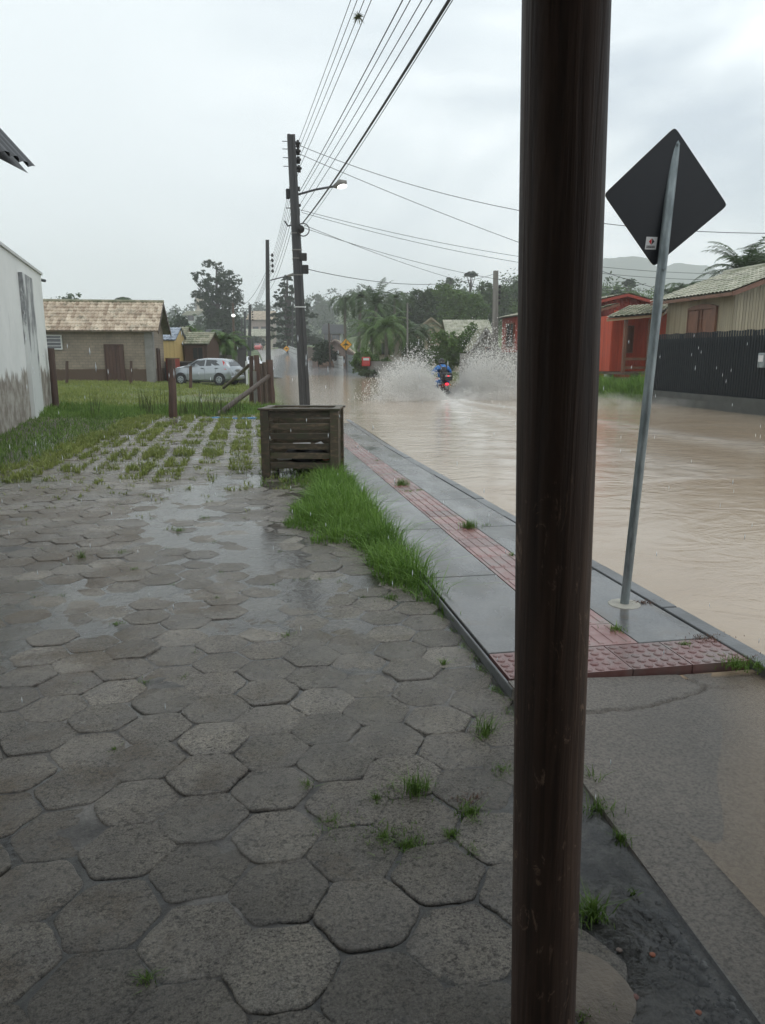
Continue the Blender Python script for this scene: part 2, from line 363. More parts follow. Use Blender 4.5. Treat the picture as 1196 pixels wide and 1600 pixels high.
# (silt) washed into the joints, nearly flush in places
m, nt, b, o = newmat('joint_silt'); v = coords(nt)
c = mixc(nt, 1, ramp(nt, noisen(nt, v, 7, 6, .7), [(.40, (.036, .033, .030)), (.62, (.17, .16, .148))]), ramp(nt, noisen(nt, v, 90, 5, .8), [(.35, (.5, .5, .5)), (.6, (1.2, 1.18, 1.15))]), 'MULTIPLY')
nt.links.new(c, b.inputs[0]); b.inputs['Roughness'].default_value = .4; bump(nt, b, noisen(nt, v, 70, 5, .75), .8, .008)
def siltz(x, y):
    e_ = sm(.90, 1.13, x)*sm(2.75, 2.2, y)
    return (Pz(y)+und(x, y)-.0075)*(1-e_)+(Dz(1.175, y)-.003)*e_+.0085*noise.noise(Vector((x*3.1, y*3.1, 11)))+.003*noise.noise(Vector((x*17, y*17, 1)))
sheet('joint_silt', spaced(-3.4, 1.1735, [(1.1735, .045)]), spaced(-.4, 8, [(5, .045), (8, .09)]), siltz, m)
tag(npmesh('paved_yard', V, F, MT['paver'], smooth=True, attrs={'rnd': A}), kind='structure')

# standing rainwater on the yard
m, nt, b, o = newmat('clear_water'); nt.nodes.remove(b); v = coords(nt)
gl = nt.nodes.new('ShaderNodeBsdfGlossy'); gl.inputs['Roughness'].default_value = .10; gl.inputs[0].default_value = (1, 1, 1, 1)
tp = nt.nodes.new('ShaderNodeBsdfTransparent'); tp.inputs[0].default_value = (.80, .81, .80, 1)
fr = nt.nodes.new('ShaderNodeFresnel'); fr.inputs[0].default_value = 1.33
bp = nt.nodes.new('ShaderNodeBump'); bp.inputs['Strength'].default_value = .5; bp.inputs['Distance'].default_value = .006
nt.links.new(noisen(nt, v, 22, 3, .5), bp.inputs['Height'])
for q in (gl, fr): nt.links.new(bp.outputs[0], q.inputs['Normal'])
ms = nt.nodes.new('ShaderNodeMixShader'); nt.links.new(fr.outputs[0], ms.inputs[0]); nt.links.new(tp.outputs[0], ms.inputs[1]); nt.links.new(gl.outputs[0], ms.inputs[2]); nt.links.new(ms.outputs[0], o.inputs[0])
MT['puddle'] = m
sheet('rain_water', spaced(-6, 1.165, [(1.165, .25)]), spaced(-.4, 21.5, [(21.5, .3)]), lambda x, y: Pz(y)-.0022, MT['puddle'])

# pavement, tactile strip, kerb
m, nt, b, o = newmat('smooth_wet_concrete'); v = coords(nt)
c = mixc(nt, 1, ramp(nt, noisen(nt, v, 1.7, 7, .65), [(.3, (.085, .086, .088)), (.7, (.165, .163, .158))]), ramp(nt, noisen(nt, v, 60, 4, .7), [(.35, (.78, .78, .78)), (.6, (1.05, 1.05, 1.05))]), 'MULTIPLY')
c = mixc(nt, ramp(nt, noisen(nt, v, 3.1, 8, .75), [(.52, 0), (.66, .6)]), c, (.12, .098, .075))
nt.links.new(c, b.inputs[0]); ro = nt.nodes.new('ShaderNodeMapRange'); nt.links.new(noisen(nt, coords(nt, 'pos', (1, .35, 1)), 2.4, 5), ro.inputs[0]); ro.inputs[1].default_value = .4; ro.inputs[2].default_value = .62; ro.inputs[3].default_value = .10; ro.inputs[4].default_value = .34
nt.links.new(ro.outputs[0], b.inputs['Roughness']); bump(nt, b, noisen(nt, coords(nt, 'pos', (1, .5, 1)), 35, 5, .6), .25, .003); MT['slab'] = m
MT['red_tile'] = mat('red_concrete_tile', (.17, .065, .060), (.23, .125, .115), 5, .26, 90, .4, .002, rv=.25, c3=(.20, .17, .155))
MT['kerb'] = mat('kerb_concrete', (.16, .165, .17), (.085, .088, .09), 2.5, .35, 40, .5, .005)
sw = MB()
def slab(x0, x1, y0, y1, mb, top=.06, th=.16):
    n = max(1, int((y1-y0)/.5)); pts = []
    z = lambda y: Sz(y)+top+.002*noise.noise(Vector((x0*3, y, 0)))
    mb.add([(x0, y0, z(y0)), (x1, y0, z(y0)), (x1, y1, z(y1)), (x0, y1, z(y1)), (x0, y0, z(y0)-th), (x1, y0, z(y0)-th), (x1, y1, z(y1)-th), (x0, y1, z(y1)-th)],
           [(0, 1, 2, 3), (4, 7, 6, 5), (0, 4, 5, 1), (1, 5, 6, 2), (2, 6, 7, 3), (3, 7, 4, 0)])
y = 3.53
while y < 19:
    L_ = rnd.choice([1.5, 1.6, 1.45]); slab(1.19, 1.715, y, y+L_-.012, sw); slab(2.05, 2.48, y, y+L_-.012, sw); y += L_
tag(sw.build('pavement_slabs', MT['slab'], bevel=.006), kind='structure')
kb = MB(); y = 3.05
while y < 22: slab(2.49+rnd.uniform(-.002, .003), 2.60+rnd.gauss(0, .004), y, y+.985, kb, .064+rnd.gauss(0, .003), .3); y += 1
y = 3.1
while y < 19: slab(1.165, 1.18, y, y+1.9, kb, .052, .1); y += 1.91
tag(kb.build('kerb', MT['kerb'], bevel=.008), kind='structure')
tt = MB(); y = 3.53
while y < 16.5:
    r_ = rnd.random(); slab(1.722, 2.043, y, y+.32, tt, .058, .1); tt.a[-8:] = [r_]*8
    for i in range(4):
        xc = 1.722+.04+.0803*i; zc = Sz(y+.16)+.060
        a0 = [(xc-.019, y+.016, zc-.006), (xc+.019, y+.016, zc-.006), (xc+.019, y+.304, zc-.006), (xc-.019, y+.304, zc-.006)]
        sl_ = -.014
        vs = [(p[0], p[1], p[2]+sl_*(p[1]-y-.16)) for p in a0]+[(xc-.011, y+.026, zc+.004+sl_*-.13), (xc+.011, y+.026, zc+.004+sl_*-.13), (xc+.011, y+.294, zc+.004+sl_*.13), (xc-.011, y+.294, zc+.004+sl_*.13)]
        tt.add(vs, [(4, 5, 6, 7), (0, 1, 5, 4), (1, 2, 6, 5), (2, 3, 7, 6), (3, 0, 4, 7)], r_)
    y += .326
for i in range(4):
    x0 = 1.19+.326*i; r_ = rnd.random(); slab(x0, x0+.32, 3.2, 3.52, tt, .058, .12); tt.a[-8:] = [r_]*8
    for a in range(5):
        for c_ in range(5):
            xc, yc = x0+.032+a*.064+rnd.gauss(0, .001), 3.232+c_*.064; zt = Sz(yc)+.058
            tt.tube([(xc, yc, zt-.003), (xc, yc, zt+.003), (xc, yc, zt+.006)], [.024, .022, .014], 10, r_)
tag(tt.build('tactile_paving', MT['red_tile']), kind='structure')

# driveway ramp dipping into the flood
m, nt, b, o = newmat('rough_concrete'); v = coords(nt)
c = mixc(nt, 1, ramp(nt, noisen(nt, v, 1.3, 6, .6), [(.3, (.125, .113, .10)), (.7, (.195, .172, .148))]), ramp(nt, noisen(nt, v, 75, 6, .78), [(.38, (.4, .39, .38)), (.56, (1.12, 1.1, 1.06))]), 'MULTIPLY')
nt.links.new(c, b.inputs[0]); b.inputs['Roughness'].default_value = .36; bump(nt, b, math_(nt, 'ADD', noisen(nt, v, 75, 6, .78), noisen(nt, v, 9, 3)), .8, .009); MT['rough_conc'] = m
crk = []
for pts in ([(800, 1118), (925, 1112), (1000, 1106), (1060, 1092), (1100, 1077), (1098, 1070), (1070, 1058), (1050, 1040)], [(1100, 1072), (1130, 1074), (1160, 1072)]):
    crk.append([gp(a, b_, lambda x, y: Dz(x, y)) for a, b_ in pts])
def crackd(x, y):
    dmin = 9
    for c_ in crk:
        for i in range(len(c_)-1):
            a, b_ = c_[i], c_[i+1]; dx, dy = b_.x-a.x, b_.y-a.y; t = max(0, min(1, ((x-a.x)*dx+(y-a.y)*dy)/(dx*dx+dy*dy+1e-9)))
            dmin = min(dmin, math.hypot(x-a.x-dx*t, y-a.y-dy*t))
    return dmin
def Dz2(x, y):
    z = Dz(x, y)
    if 2.2 < y < 3.19:
        d = crackd(x+.012*noise.noise(Vector((x*14, y*14, 2))), y+.012*noise.noise(Vector((x*14, y*14, 9)))); z -= .03*max(0, 1-d/.012)
    return z
sheet('driveway', spaced(1.172, 6, [(2.9, .018), (6, .2)]), spaced(-1.2, 3.17, [(2.2, .1), (3.17, .0125)]), Dz2, MT['rough_conc'])
eg = MB(); eg.add([(1.171, -1.2, Dz(1.172, -1.2)), (1.171, 3.17, Dz(1.172, 3.17)), (1.15, 3.17, -.2), (1.15, -1.2, -.2)], [(0, 1, 2, 3)])
tag(eg.build('driveway_edge', MT['rough_conc']), kind='structure')

# far stretch of wet road climbing out of the water
m, nt, b, o = newmat('wet_asphalt'); v = coords(nt)
nt.links.new(ramp(nt, noisen(nt, v, .6, 7, .65), [(.3, (.22, .22, .22)), (.7, (.34, .34, .34))]), b.inputs[0]); b.inputs['Roughness'].default_value = .14
bump(nt, b, noisen(nt, v, 8, 5), .15, .02); MT['asphalt'] = m
def rl(y): return 1.7
def rr_(y): return float(np.interp(y, [60, 90, 130, 260], [14, 9.5, 7.8, 7.4]))
V = []; F = []; ysr = [60, 64, 66, 68, 70, 72, 75, 78, 82, 86, 90, 95, 100, 106, 112, 118, 125, 132, 140, 150, 160, 170, 180, 190, 200, 210, 220, 230, 242, 255, 270, 290, 310, 335, 360]
for y in ysr:
    for i in range(9): x = rl(y)+(rr_(y)-rl(y))*i/8; V.append((x, y, T(x, y)+.09+.05*sm(60, 100, y)))
for j in range(len(ysr)-1):
    for i in range(8): F.append((j*9+i, j*9+i+1, (j+1)*9+i+1, (j+1)*9+i))
tag(npmesh('road', V, F, MT['asphalt'], smooth=True), kind='structure')

# flood water
MO = gp(694, 622, lambda x, y: -.13); MO.z = -.28
def foam(x, y):
    if y > MO.y+1.5 or y < 9 or x < 1.5: return 0
    d = MO.y-y; f = 0
    if d > -.5:
        for s_, sp_ in ((-1, .16), (1, .10), (-1, .05)):
            xc = MO.x+s_*(.15+sp_*max(d, 0))+.12*math.sin(d*1.1+s_)-.05*d*.5
            w_ = .16+.035*max(d, 0)
            f += math.exp(-((x-xc)/w_)**2)*math.exp(-max(d, 0)/15)
    f += 1.2*math.exp(-((x-MO.x)/1.0)**2-((y-MO.y+.3)/1.3)**2)
    return min(1, f)
def wz(x, y):
    z = Wz(y)
    if y > 8 and y < MO.y+3: z += .05*foam(x, y)*(.6+.8*noise.noise(Vector((x*2.2, y*1.6, 0))))
    z += .006*noise.noise(Vector((x*1.2, y*.9, 3)))*sm(3, 12, y)*sm(2.5, 4.5, x)
    return z
def gnd(x, y): return Dz(x, y) if (y < 3.18 and x > 1.17) else T(x, y)
m, nt, b, o = newmat('muddy_water'); v = coords(nt)
mud = ramp(nt, noisen(nt, coords(nt, 'pos', (.5, 1, 1)), .55, 5, .6), [(.32, (.34, .255, .175)), (.68, (.42, .335, .245))])
fm = math_(nt, 'MULTIPLY', attr(nt, 'foam'), ramp(nt, noisen(nt, v, 3.2, 6, .7), [(.30, 0), (.52, 1)]))
rr = nt.nodes.new('ShaderNodeMath'); 
nt.links.new(mixc(nt, fm, mud, (.78, .75, .70)), b.inputs[0]); b.inputs['Roughness'].default_value = .10; b.inputs['IOR'].default_value = 1.33
h1 = noisen(nt, coords(nt, 'pos', (.9, 1.15, 1)), 1.5, 4, .55, 1.6); h2 = noisen(nt, v, 28, 3, .6)
bump(nt, b, math_(nt, 'MULTIPLY_ADD', h2, .12, h1), .22, .06)
al = nt.nodes.new('ShaderNodeBsdfTransparent'); ms = nt.nodes.new('ShaderNodeMixShader')
de = math_(nt, 'SUBTRACT', 1.0, math_(nt, 'POWER', 2.718, math_(nt, 'MULTIPLY', attr(nt, 'depth'), -24.0)))
nt.links.new(de, ms.inputs[0]); nt.links.new(al.outputs[0], ms.inputs[1]); nt.links.new(b.outputs[0], ms.inputs[2]); nt.links.new(ms.outputs[0], o.inputs[0]); MT['flood'] = m
dep = lambda x, y: min(1, max(0, wz(x, y)-gnd(x, y)))
xw = spaced(2.606, 17, [(12, .12), (17, .5)]); yw = spaced(3.18, 100, [(20, .16), (34, .14), (60, .8), (100, 2)])
sheet('flood_water', xw, yw, wz, MT['flood'], attrs={'depth': lambda x, y: 1.0 if x < 14 else dep(x, y), 'foam': foam})
sheet('flood_water', spaced(1.4, 6, [(3, .06), (6, .3)]), spaced(-1.2, 3.18, [(3.18, .08)]), lambda x, y: Wz(3), MT['flood'], attrs={'depth': dep, 'foam': lambda x, y: 0})
sheet('flood_water', spaced(1.19, 2.602, [(2.602, .1)]), spaced(12, 19, [(19, .2)]), lambda x, y: Wz(y), MT['flood'], attrs={'depth': lambda x, y: max(0, Wz(y)-Sz(y)-.06), 'foam': lambda x, y: 0})
sheet('flood_water', spaced(-6, 2.606, [(2.606, .2)]), spaced(19, 100, [(40, .3), (100, 3)]), lambda x, y: Wz(y), MT['flood'], attrs={'depth': dep, 'foam': lambda x, y: 0})

# ------------------------------------------------------------------ grass
def blades(name, P, H_, W_, mt, lean=.5, kind='stuff', parent=None, rv=None):
    P = np.asarray(P, dtype=np.float64); n = len(P); H_ = np.broadcast_to(H_, n); W_ = np.broadcast_to(W_, n)
    az = npr.uniform(0, 2*np.pi, n); ln = np.abs(npr.normal(0, lean, n))*H_; la = npr.uniform(0, 2*np.pi, n)
    sx, sy = np.cos(az)*W_/2, np.sin(az)*W_/2; lx, ly = np.cos(la)*ln, np.sin(la)*ln
    def pt(t, w, s): return np.stack([P[:, 0]+lx*t*t+sx*w*s, P[:, 1]+ly*t*t+sy*w*s, P[:, 2]+H_*t*(1-.25*t*np.minimum(1, ln/H_))], 1)
    V = np.stack([pt(0, 1, -1), pt(0, 1, 1), pt(.5, .8, -1), pt(.5, .8, 1), pt(1, 0, 0)], 1).reshape(-1, 3)
    b = np.arange(n)*5; F = np.concatenate([np.stack([b, b+1, b+3], 1), np.stack([b, b+3, b+2], 1), np.stack([b+2, b+3, b+4], 1)])
    r = npr.random(n) if rv is None else np.asarray(rv)
    return tag(npmesh(name, V, F, mt, parent=parent, attrs={'rnd': np.repeat(r, 5)}), kind=kind)
def scatter(n, x0, x1, y0, y1, keep, zf):
    out = []
    while len(out) < n:
        x, y = rnd.uniform(x0, x1), rnd.uniform(y0, y1)
        if rnd.random() < keep(x, y): out.append((x, y, zf(x, y)))
    return out
def nz(x, y, s, o=0): return noise.noise(Vector((x*s, y*s, o)))
# strip of tall grass along the pavement
GL = [gp(a, b, lambda x, y: Pz(y)) for a, b in [(505, 745), (470, 790), (452, 805), (490, 850), (560, 850), (590, 905), (640, 930), (700, 958), (735, 1000), (775, 1045)]]
def gleft(y): 
    p = sorted([(q.y, q.x) for q in GL]); return float(np.interp(y, [a for a, _ in p], [b for _, b in p]))
p_ = []; h_ = []; w_ = []
while len(p_) < 9500:
    y = rnd.uniform(3.0, 11.2); x = rnd.uniform(.2, 1.22); gl_ = gleft(y)
    if x < gl_-.02+.2*nz(0, y, 2.3)+.06*nz(x, y, 9): continue
    d = sm(3.1, 5.2, y)
    if rnd.random() > .25+.75*d: continue
    p_.append((x, y, Pz(y)-.02)); e_ = min(1, max(0, (x-gl_+.06)/.25)); h_.append(rnd.uniform(.5, 1)*(.07+.22*d)*(.45+.55*e_)*(1.05+.9*nz(x, y, 2.8, 5))); w_.append(.005+.0005*y)
blades('tall_grass', p_, np.array(h_), np.array(w_), MT['grass_lush'], .85)
tag(S.objects['tall_grass'], kind='stuff')
# tufts in the joints of the pavers and the pavement cracks
p_ = []; h_ = []; w_ = []
def tuft(px, py, n, r, h, zf=None, w=.004):
    c = gp(px, py, zf or (lambda x, y: Pz(y)))
    for i in range(n):
        a, q = rnd.uniform(0, 6.28), abs(rnd.gauss(0, r)); p_.append((c.x+q*math.cos(a), c.y+q*math.sin(a), c.z-.008)); h_.append(h*rnd.uniform(.4, 1)); w_.append(w)
pz2 = lambda x, y: Sz(y)+.058
for t in [(650, 1238, 150, .030, .10), (735, 1272, 170, .030, .05), (612, 1232, 30, .02, .04), (760, 1145, 60, .025, .13), (757, 1150, 90, .03, .06), (783, 1205, 160, .04, .035), (481, 1230, 60, .014, .045), (229, 1530, 90, .018, .03), (226, 1068, 40, .03, .035), (288, 1058, 80, .03, .022), (180, 1172, 40, .02, .03), (121, 1070, 40, .02, .02),
          (305, 1020, 40, .02, .02), (182, 975, 60, .02, .03), (450, 992, 60, .03, .03), (340, 935, 40, .02, .03), (210, 890, 50, .03, .04), (127, 872, 50, .02, .12), (190, 865, 90, .05, .05), (612, 935, 90, .04, .06), (570, 933, 30, .03, .03), (694, 1038, 40, .012, .06), (740, 1330, 70, .03, .03), (600, 1310, 260, .05, .034), (640, 1318, 260, .05, .034), (520, 1285, 150, .05, .034), (590, 1250, 150, .03, .034), (705, 1305, 150, .02, .034), (700, 1250, 60, .03, .015),
          (935, 1265, 90, .04, .07), (968, 1310, 60, .022, .05), (925, 1430, 160, .025, .085), (990, 1395, 18, .015, .03), (915, 1590, 60, .03, .03), (925, 1222, 30, .02, .1), (945, 1580, 30, .03, .03), (280, 830, 60, .05, .06), (320, 810, 40, .04, .05), (470, 905, 20, .03, .03), (500, 905, 20, .03, .03), (700, 1060, 10, .02, .02)]: tuft(*t)
for t in [(628, 758, 240, .06, .13), (640, 768, 60, .06, .05), (655, 766, 50, .04, .04), (733, 825, 230, .045, .12), (760, 822, 50, .07, .05), (962, 985, 120, .035, .06), (1070, 1008, 60, .02, .04), (1150, 1040, 200, .045, .06), (1185, 1040, 150, .05, .05), (800, 868, 40, .02, .05), (590, 720, 60, .05, .04), (615, 735, 40, .04, .03)]: tuft(*t, zf=pz2)
for i in range(26):
    y = rnd.uniform(2.4, 4.4); x = 1.13+rnd.gauss(0, .012); 
    for k in range(22): p_.append((x+rnd.gauss(0, .015), y+rnd.gauss(0, .03), Pz(y)-.01)); h_.append(rnd.uniform(.01, .035)); w_.append(.004)
for (x0, y0) in hexes:
    if y0 < 3: continue
    if rnd.random() < (.05 if y0 < 5 else .16) and y0 < 9.5:
        a = rnd.randrange(6)*math.pi/3; cx, cy = x0+.155*math.cos(a), y0+.155*math.sin(a)
        for k in range(14): p_.append((cx+rnd.gauss(0, .02), cy+rnd.gauss(0, .012), Pz(y0)-.01)); h_.append(rnd.uniform(.01, .035)); w_.append(.004)
for i in range(2600):
    x = rnd.uniform(.05, 1.25); y = rnd.uniform(9.4, 11.3)
    if rnd.random() < sm(.35, 1.0, x)*.9+.12: p_.append((x, y, Pz(y)-.01)); h_.append(rnd.uniform(.08, .24)*(.4+.6*sm(.3, 1, x))); w_.append(.013)
blades('joint_weeds', p_, np.array(h_), np.array(w_), MT['grass'], .8)
# rows of grass in the joints of the far half of the yard
p_ = []; h_ = []; w_ = []; rv = []
for (x0, y0) in hexes:
    if y0 < 7: continue
    k = round((x0-.03)/HXc); edge = sm(.8, 0, x0-lawn_edge(y0))
    row = .5+.5*nz(k*1.7, y0, .35, 2)
    dens = sm(7.8, 12.0, y0-.6*nz(x0, y0, .6, 9))*(1.0 if k % 2 else .16)*(.35+1.1*row)*(.55+.9*max(0, .5+1.3*nz(x0, y0, 1.1, 4)))+edge*.9+.06+.5*sm(.1, .9, x0)*sm(10.5, 13, y0)
    for s_ in (0, 1, 2, 3, 4, 5):
        a0 = s_*math.pi/3; a1 = a0+math.pi/3
        if rnd.random() > dens*.55*(1.25 if nz(x0*2.7, y0*2.7, 1, 17) > .02 else .35): continue
        q0 = Vector((math.cos(a0), math.sin(a0)))*.16; q1 = Vector((math.cos(a1), math.sin(a1)))*.16
        for i in range(int(8+14*min(1, dens))):
            q = q0.lerp(q1, rnd.random()); p_.append((x0+q.x+rnd.gauss(0, .02), y0+q.y+rnd.gauss(0, .02), Pz(y0)-.02)); h_.append(rnd.uniform(.03, .085)*(.7+1.0*min(1, dens))); w_.append(.006+.0008*y0); rv.append(rnd.random())
print('joint', len(p_))
blades('joint_grass', p_, np.array(h_), np.array(w_), MT['grass_dry'], .7, rv=rv)
# lawn at the left and the field behind the yard
p_ = []; h_ = []; w_ = []
for (x, y, z) in scatter(26000, -14, -2.5, 9, 24, lambda x, y: 1.0 if x < lawn_edge(y)+.25*nz(x, y, 2) and y > 10.2+.5*nz(x, y, 1)+.25*(x+4) and x > -.62*y-1 else 0, T):
    p_.append((x, y, z-.01)); h_.append(rnd.uniform(.04, .11)*(1+.9*max(0, nz(x, y, 1.1, 3))+.5*sm(22, 12, y))); w_.append(.007+.0006*y)
for (x, y, z) in scatter(16000, -9, 1.2, 21.4, 25.5, lambda x, y: 1 if (x < .75+.3*nz(x, y, 1) and x > -.5*y) else 0, T):
    p_.append((x, y, z-.01)); h_.append(rnd.uniform(.06, .24)*(1+.8*nz(x, y, 1.3, 3))); w_.append(.02)
blades('lawn_grass', p_, np.array(h_), np.array(w_), MT['grass'], .5)
p_ = []; h_ = []; w_ = []
def fld(x, y):
    if ((x+1.2)/2.0)**2+((y-31)/3.4)**2 < 1: return .05
    if x > .3: return 0
    return .3+.7*max(0, min(1, .5+1.2*nz(x, y, .35, 8)))
for (x, y, z) in scatter(42000, -16, 1.2, 25, 45, fld, T):
    p_.append((x, y, z-.01)); h_.append(rnd.uniform(.04, .16)*(1+1.0*nz(x, y, .8, 3))); w_.append(.03)
blades('field_grass', p_, np.array(h_), np.array(w_), MT['grass_dry'], .5)
# tall stalks by the fence
p_ = []; h_ = []; w_ = []
for px in [222, 226, 231, 235, 240, 252, 262, 283, 288, 294, 300, 306, 312, 318, 325, 332, 340, 348, 356, 365, 372, 150, 146, 430, 437, 445]:
    c = gp(px+rnd.uniform(-2, 2), 647+rnd.uniform(-5, 4), T)
    for k in range(7): p_.append((c.x+rnd.gauss(0, .06), c.y+rnd.gauss(0, .1), c.z)); h_.append(rnd.uniform(.25, .95)*(.5 if px > 420 else 1)); w_.append(.022)
blades('tall_weeds', p_, np.array(h_), np.array(w_), MT['leaf_olive'], .18)
# verge across the road
p_ = []; h_ = []; w_ = []
for (x, y, z) in scatter(9000, 14.3, 17, 26, 34, lambda x, y: 1 if x < 15.6 else .5, T):
    p_.append((x, y, z-.02)); h_.append(rnd.uniform(.2, .75)*sm(14.1, 14.9, x)*(1+.6*nz(x, y, 1.1, 3))+.05); w_.append(.035)
for (x, y, z) in scatter(2500, 13.8, 14.8, 60, 80, lambda x, y: 1, T):
    p_.append((x, y, z-.02)); h_.append(rnd.uniform(.2, .6)); w_.append(.08)
blades('verge_grass', p_, np.array(h_), np.array(w_), MT['grass_lush'], .5)

# ------------------------------------------------------------------ roofs, walls
def tiled_roof(name, p00, p10, p11, p01, m, parent, tw=.21, th=.36, amp=.035, loc=None):
    # p00-p10 is the eave, p01-p11 the ridge; round clay tiles laid in courses
    p00, p10, p11, p01 = map(Vector, (p00, p10, p11, p01)); nrm = (p10-p00).cross(p01-p00).normalized()
    if nrm.z < 0: nrm = -nrm
    nu = max(2, round((p10-p00).length/tw)); nv = max(2, round((p01-p00).length/th)); V = []; A = []; F = []; K = 6
    us = [i/(nu*K) for i in range(nu*K+1)]; vs = []
    for j in range(nv): vs += [(j/nv, 1), (min(1, (j+.98)/nv), 0)]
    tr = {}
    for (v_, up) in vs:
        for i, u in enumerate(us):
            a = p00.lerp(p10, u); b_ = p01.lerp(p11, u); c = a.lerp(b_, v_)
            tile = (int(u*nu*.9999), int(v_*nv*.9999)); r_ = tr.setdefault(tile, rnd.random())
            h = amp*(abs(math.cos(math.pi*(u*nu)))**.7)*(1 if i % K else 1)+up*.028+(r_-.5)*.008
            V.append(c+nrm*h); A.append(r_)
    W_ = len(us)
    for j in range(len(vs)-1):
        for i in range(W_-1): F.append((j*W_+i, j*W_+i+1, (j+1)*W_+i+1, (j+1)*W_+i))
    n0 = len(V)
    V += [p-nrm*.03 for p in (p00, p10, p11, p01)]; A += [.5]*4; F.append((n0, n0+3, n0+2, n0+1))
    return npmesh(name, [tuple(v) for v in V], F, m, parent=parent, attrs={'rnd': A}, loc=None)
def tilemat(name, stops, moss, ms=.5):
    m, nt, b, o = newmat(name); v = coords(nt)
    c = ramp(nt, attr(nt, 'rnd'), stops); c = mixc(nt, ramp(nt, noisen(nt, v, 1.6, 6, .7), [(ms-.1, 0), (ms+.12, 1)]), c, moss)
    c = mixc(nt, .5, c, ramp(nt, noisen(nt, v, 14, 4, .7), [(.3, (.03, .03, .028)), (.6, (.42, .36, .3))]), 'SOFT_LIGHT')
    nt.links.new(c, b.inputs[0]); b.inputs['Roughness'].default_value = .6; bump(nt, b, noisen(nt, v, 30, 4), .4, .01); return m
MT['tile_clay'] = tilemat('clay_tiles', [(0, (.30, .23, .165)), (1, (.64, .56, .45)), (.5, (.48, .40, .31))], (.10, .11, .075), .62)
MT['tile_moss'] = tilemat('mossy_tiles', [(0, (.20, .20, .15)), (1, (.40, .37, .29)), (.5, (.28, .28, .20))], (.14, .16, .09), .52)
MT['tile_pale'] = tilemat('pale_tiles', [(0, (.33, .33, .27)), (1, (.55, .53, .45)), (.5, (.43, .43, .35))], (.22, .25, .16), .56)
MT['tile_blue'] = tilemat('bluish_tiles', [(0, (.20, .24, .30)), (1, (.42, .48, .55)), (.5, (.3, .35, .42))], (.2, .22, .24), .7)
MT['tile_dark'] = mat('dark_fibre_sheet', (.035, .038, .042), (.02, .022, .025), 5, .5, 20, .3)
def plankmat(name, c1, c2, rough=.5): return mat(name, c1, c2, 2.2, rough, 25, .25, .003, (3, 3, .25), rv=.12)
MT['pl_orange'] = plankmat('orange_painted_planks', (.56, .085, .035), (.40, .06, .03))
MT['pl_red'] = plankmat('red_painted_planks', (.36, .05, .028), (.25, .035, .022))
MT['pl_beige'] = plankmat('beige_painted_planks', (.40, .345, .235), (.29, .245, .17))
MT['pl_yellow'] = plankmat('yellow_painted_planks', (.52, .38, .16), (.40, .28, .12))
MT['pl_brown'] = plankmat('brown_planks', (.085, .04, .027), (.05, .026, .019))
MT['pl_pink'] = plankmat('faded_pink_wall', (.42, .32, .28), (.3, .23, .2))
MT['cream'] = mat('cream_wall', (.50, .44, .33), (.4, .35, .27), 1.5, .7, 20, .2)
def planks(mb, a, b, z0, z1, n, w=.125, zt=None):
    a, b = Vector(a), Vector(b); n = Vector(n); L_ = (b-a).length; k = max(1, round(L_/w)); d = (b-a)/k
    for i in range(k):
        p, q = a+d*i, a+d*(i+1); g = d.normalized()*.008; r_ = rnd.random()
        t0 = z1 if zt is None else zt((i)/k); t1 = z1 if zt is None else zt((i+1)/k)
        f = [Vector((p.x, p.y, z0))+g, Vector((q.x, q.y, z0))-g, Vector((q.x, q.y, t1))-g, Vector((p.x, p.y, t0))+g]
        mb.add([v+n*.022 for v in f]+[v-n*.03 for v in f], [(0, 1, 2, 3), (4, 7, 6, 5), (0, 4, 5, 1), (1, 5, 6, 2), (2, 6, 7, 3), (3, 7, 4, 0)], r_)
def frame_rect(mb, c, u, w, h, t, dpt, n):
    c, u, n = Vector(c), Vector(u), Vector(n)
    for s_ in (-1, 1):
        mb.bar(c+u*(s_*(w/2-t/2))-ZV*h/2, c+u*(s_*(w/2-t/2))+ZV*h/2, t, dpt, up=n)
        mb.bar(c+ZV*(s_*(h/2-t/2))-u*(w/2-t), c+ZV*(s_*(h/2-t/2))+u*(w/2-t), dpt, t)
def window(parent, c, u, w, h, n, nx=2, ny=3, fm='wood_win', shut=False, gm='glass', t=.06, name='window'):
    c, u, n = Vector(c), Vector(u).normalized(), Vector(n).normalized()
    f = MB(); frame_rect(f, c+n*.05, u, w, h, t, .10, n)
    for i in range(1, nx): f.bar(c+n*.045+u*(-w/2+w*i/nx)-ZV*(h/2-t), c+n*.045+u*(-w/2+w*i/nx)+ZV*(h/2-t), .035, .06, up=n)
    for j in range(1, ny):
        for i in range(nx):
            a_ = -w/2+w*i/nx+(t if i == 0 else .018); b_ = -w/2+w*(i+1)/nx-(t if i == nx-1 else .018)
            f.bar(c+n*.043+u*a_+ZV*(-h/2+h*j/ny), c+n*.043+u*b_+ZV*(-h/2+h*j/ny), .05, .03)
    fo = f.build(name, MT[fm], parent)
    g = MB(); g.add([c+n*.034+u*(i*(w/2-t))+ZV*(j*(h/2-t)) for i, j in ((-1, -1), (1, -1), (1, 1), (-1, 1))], [(0, 1, 2, 3)]); g.build('pane', MT[gm], fo)
    return fo
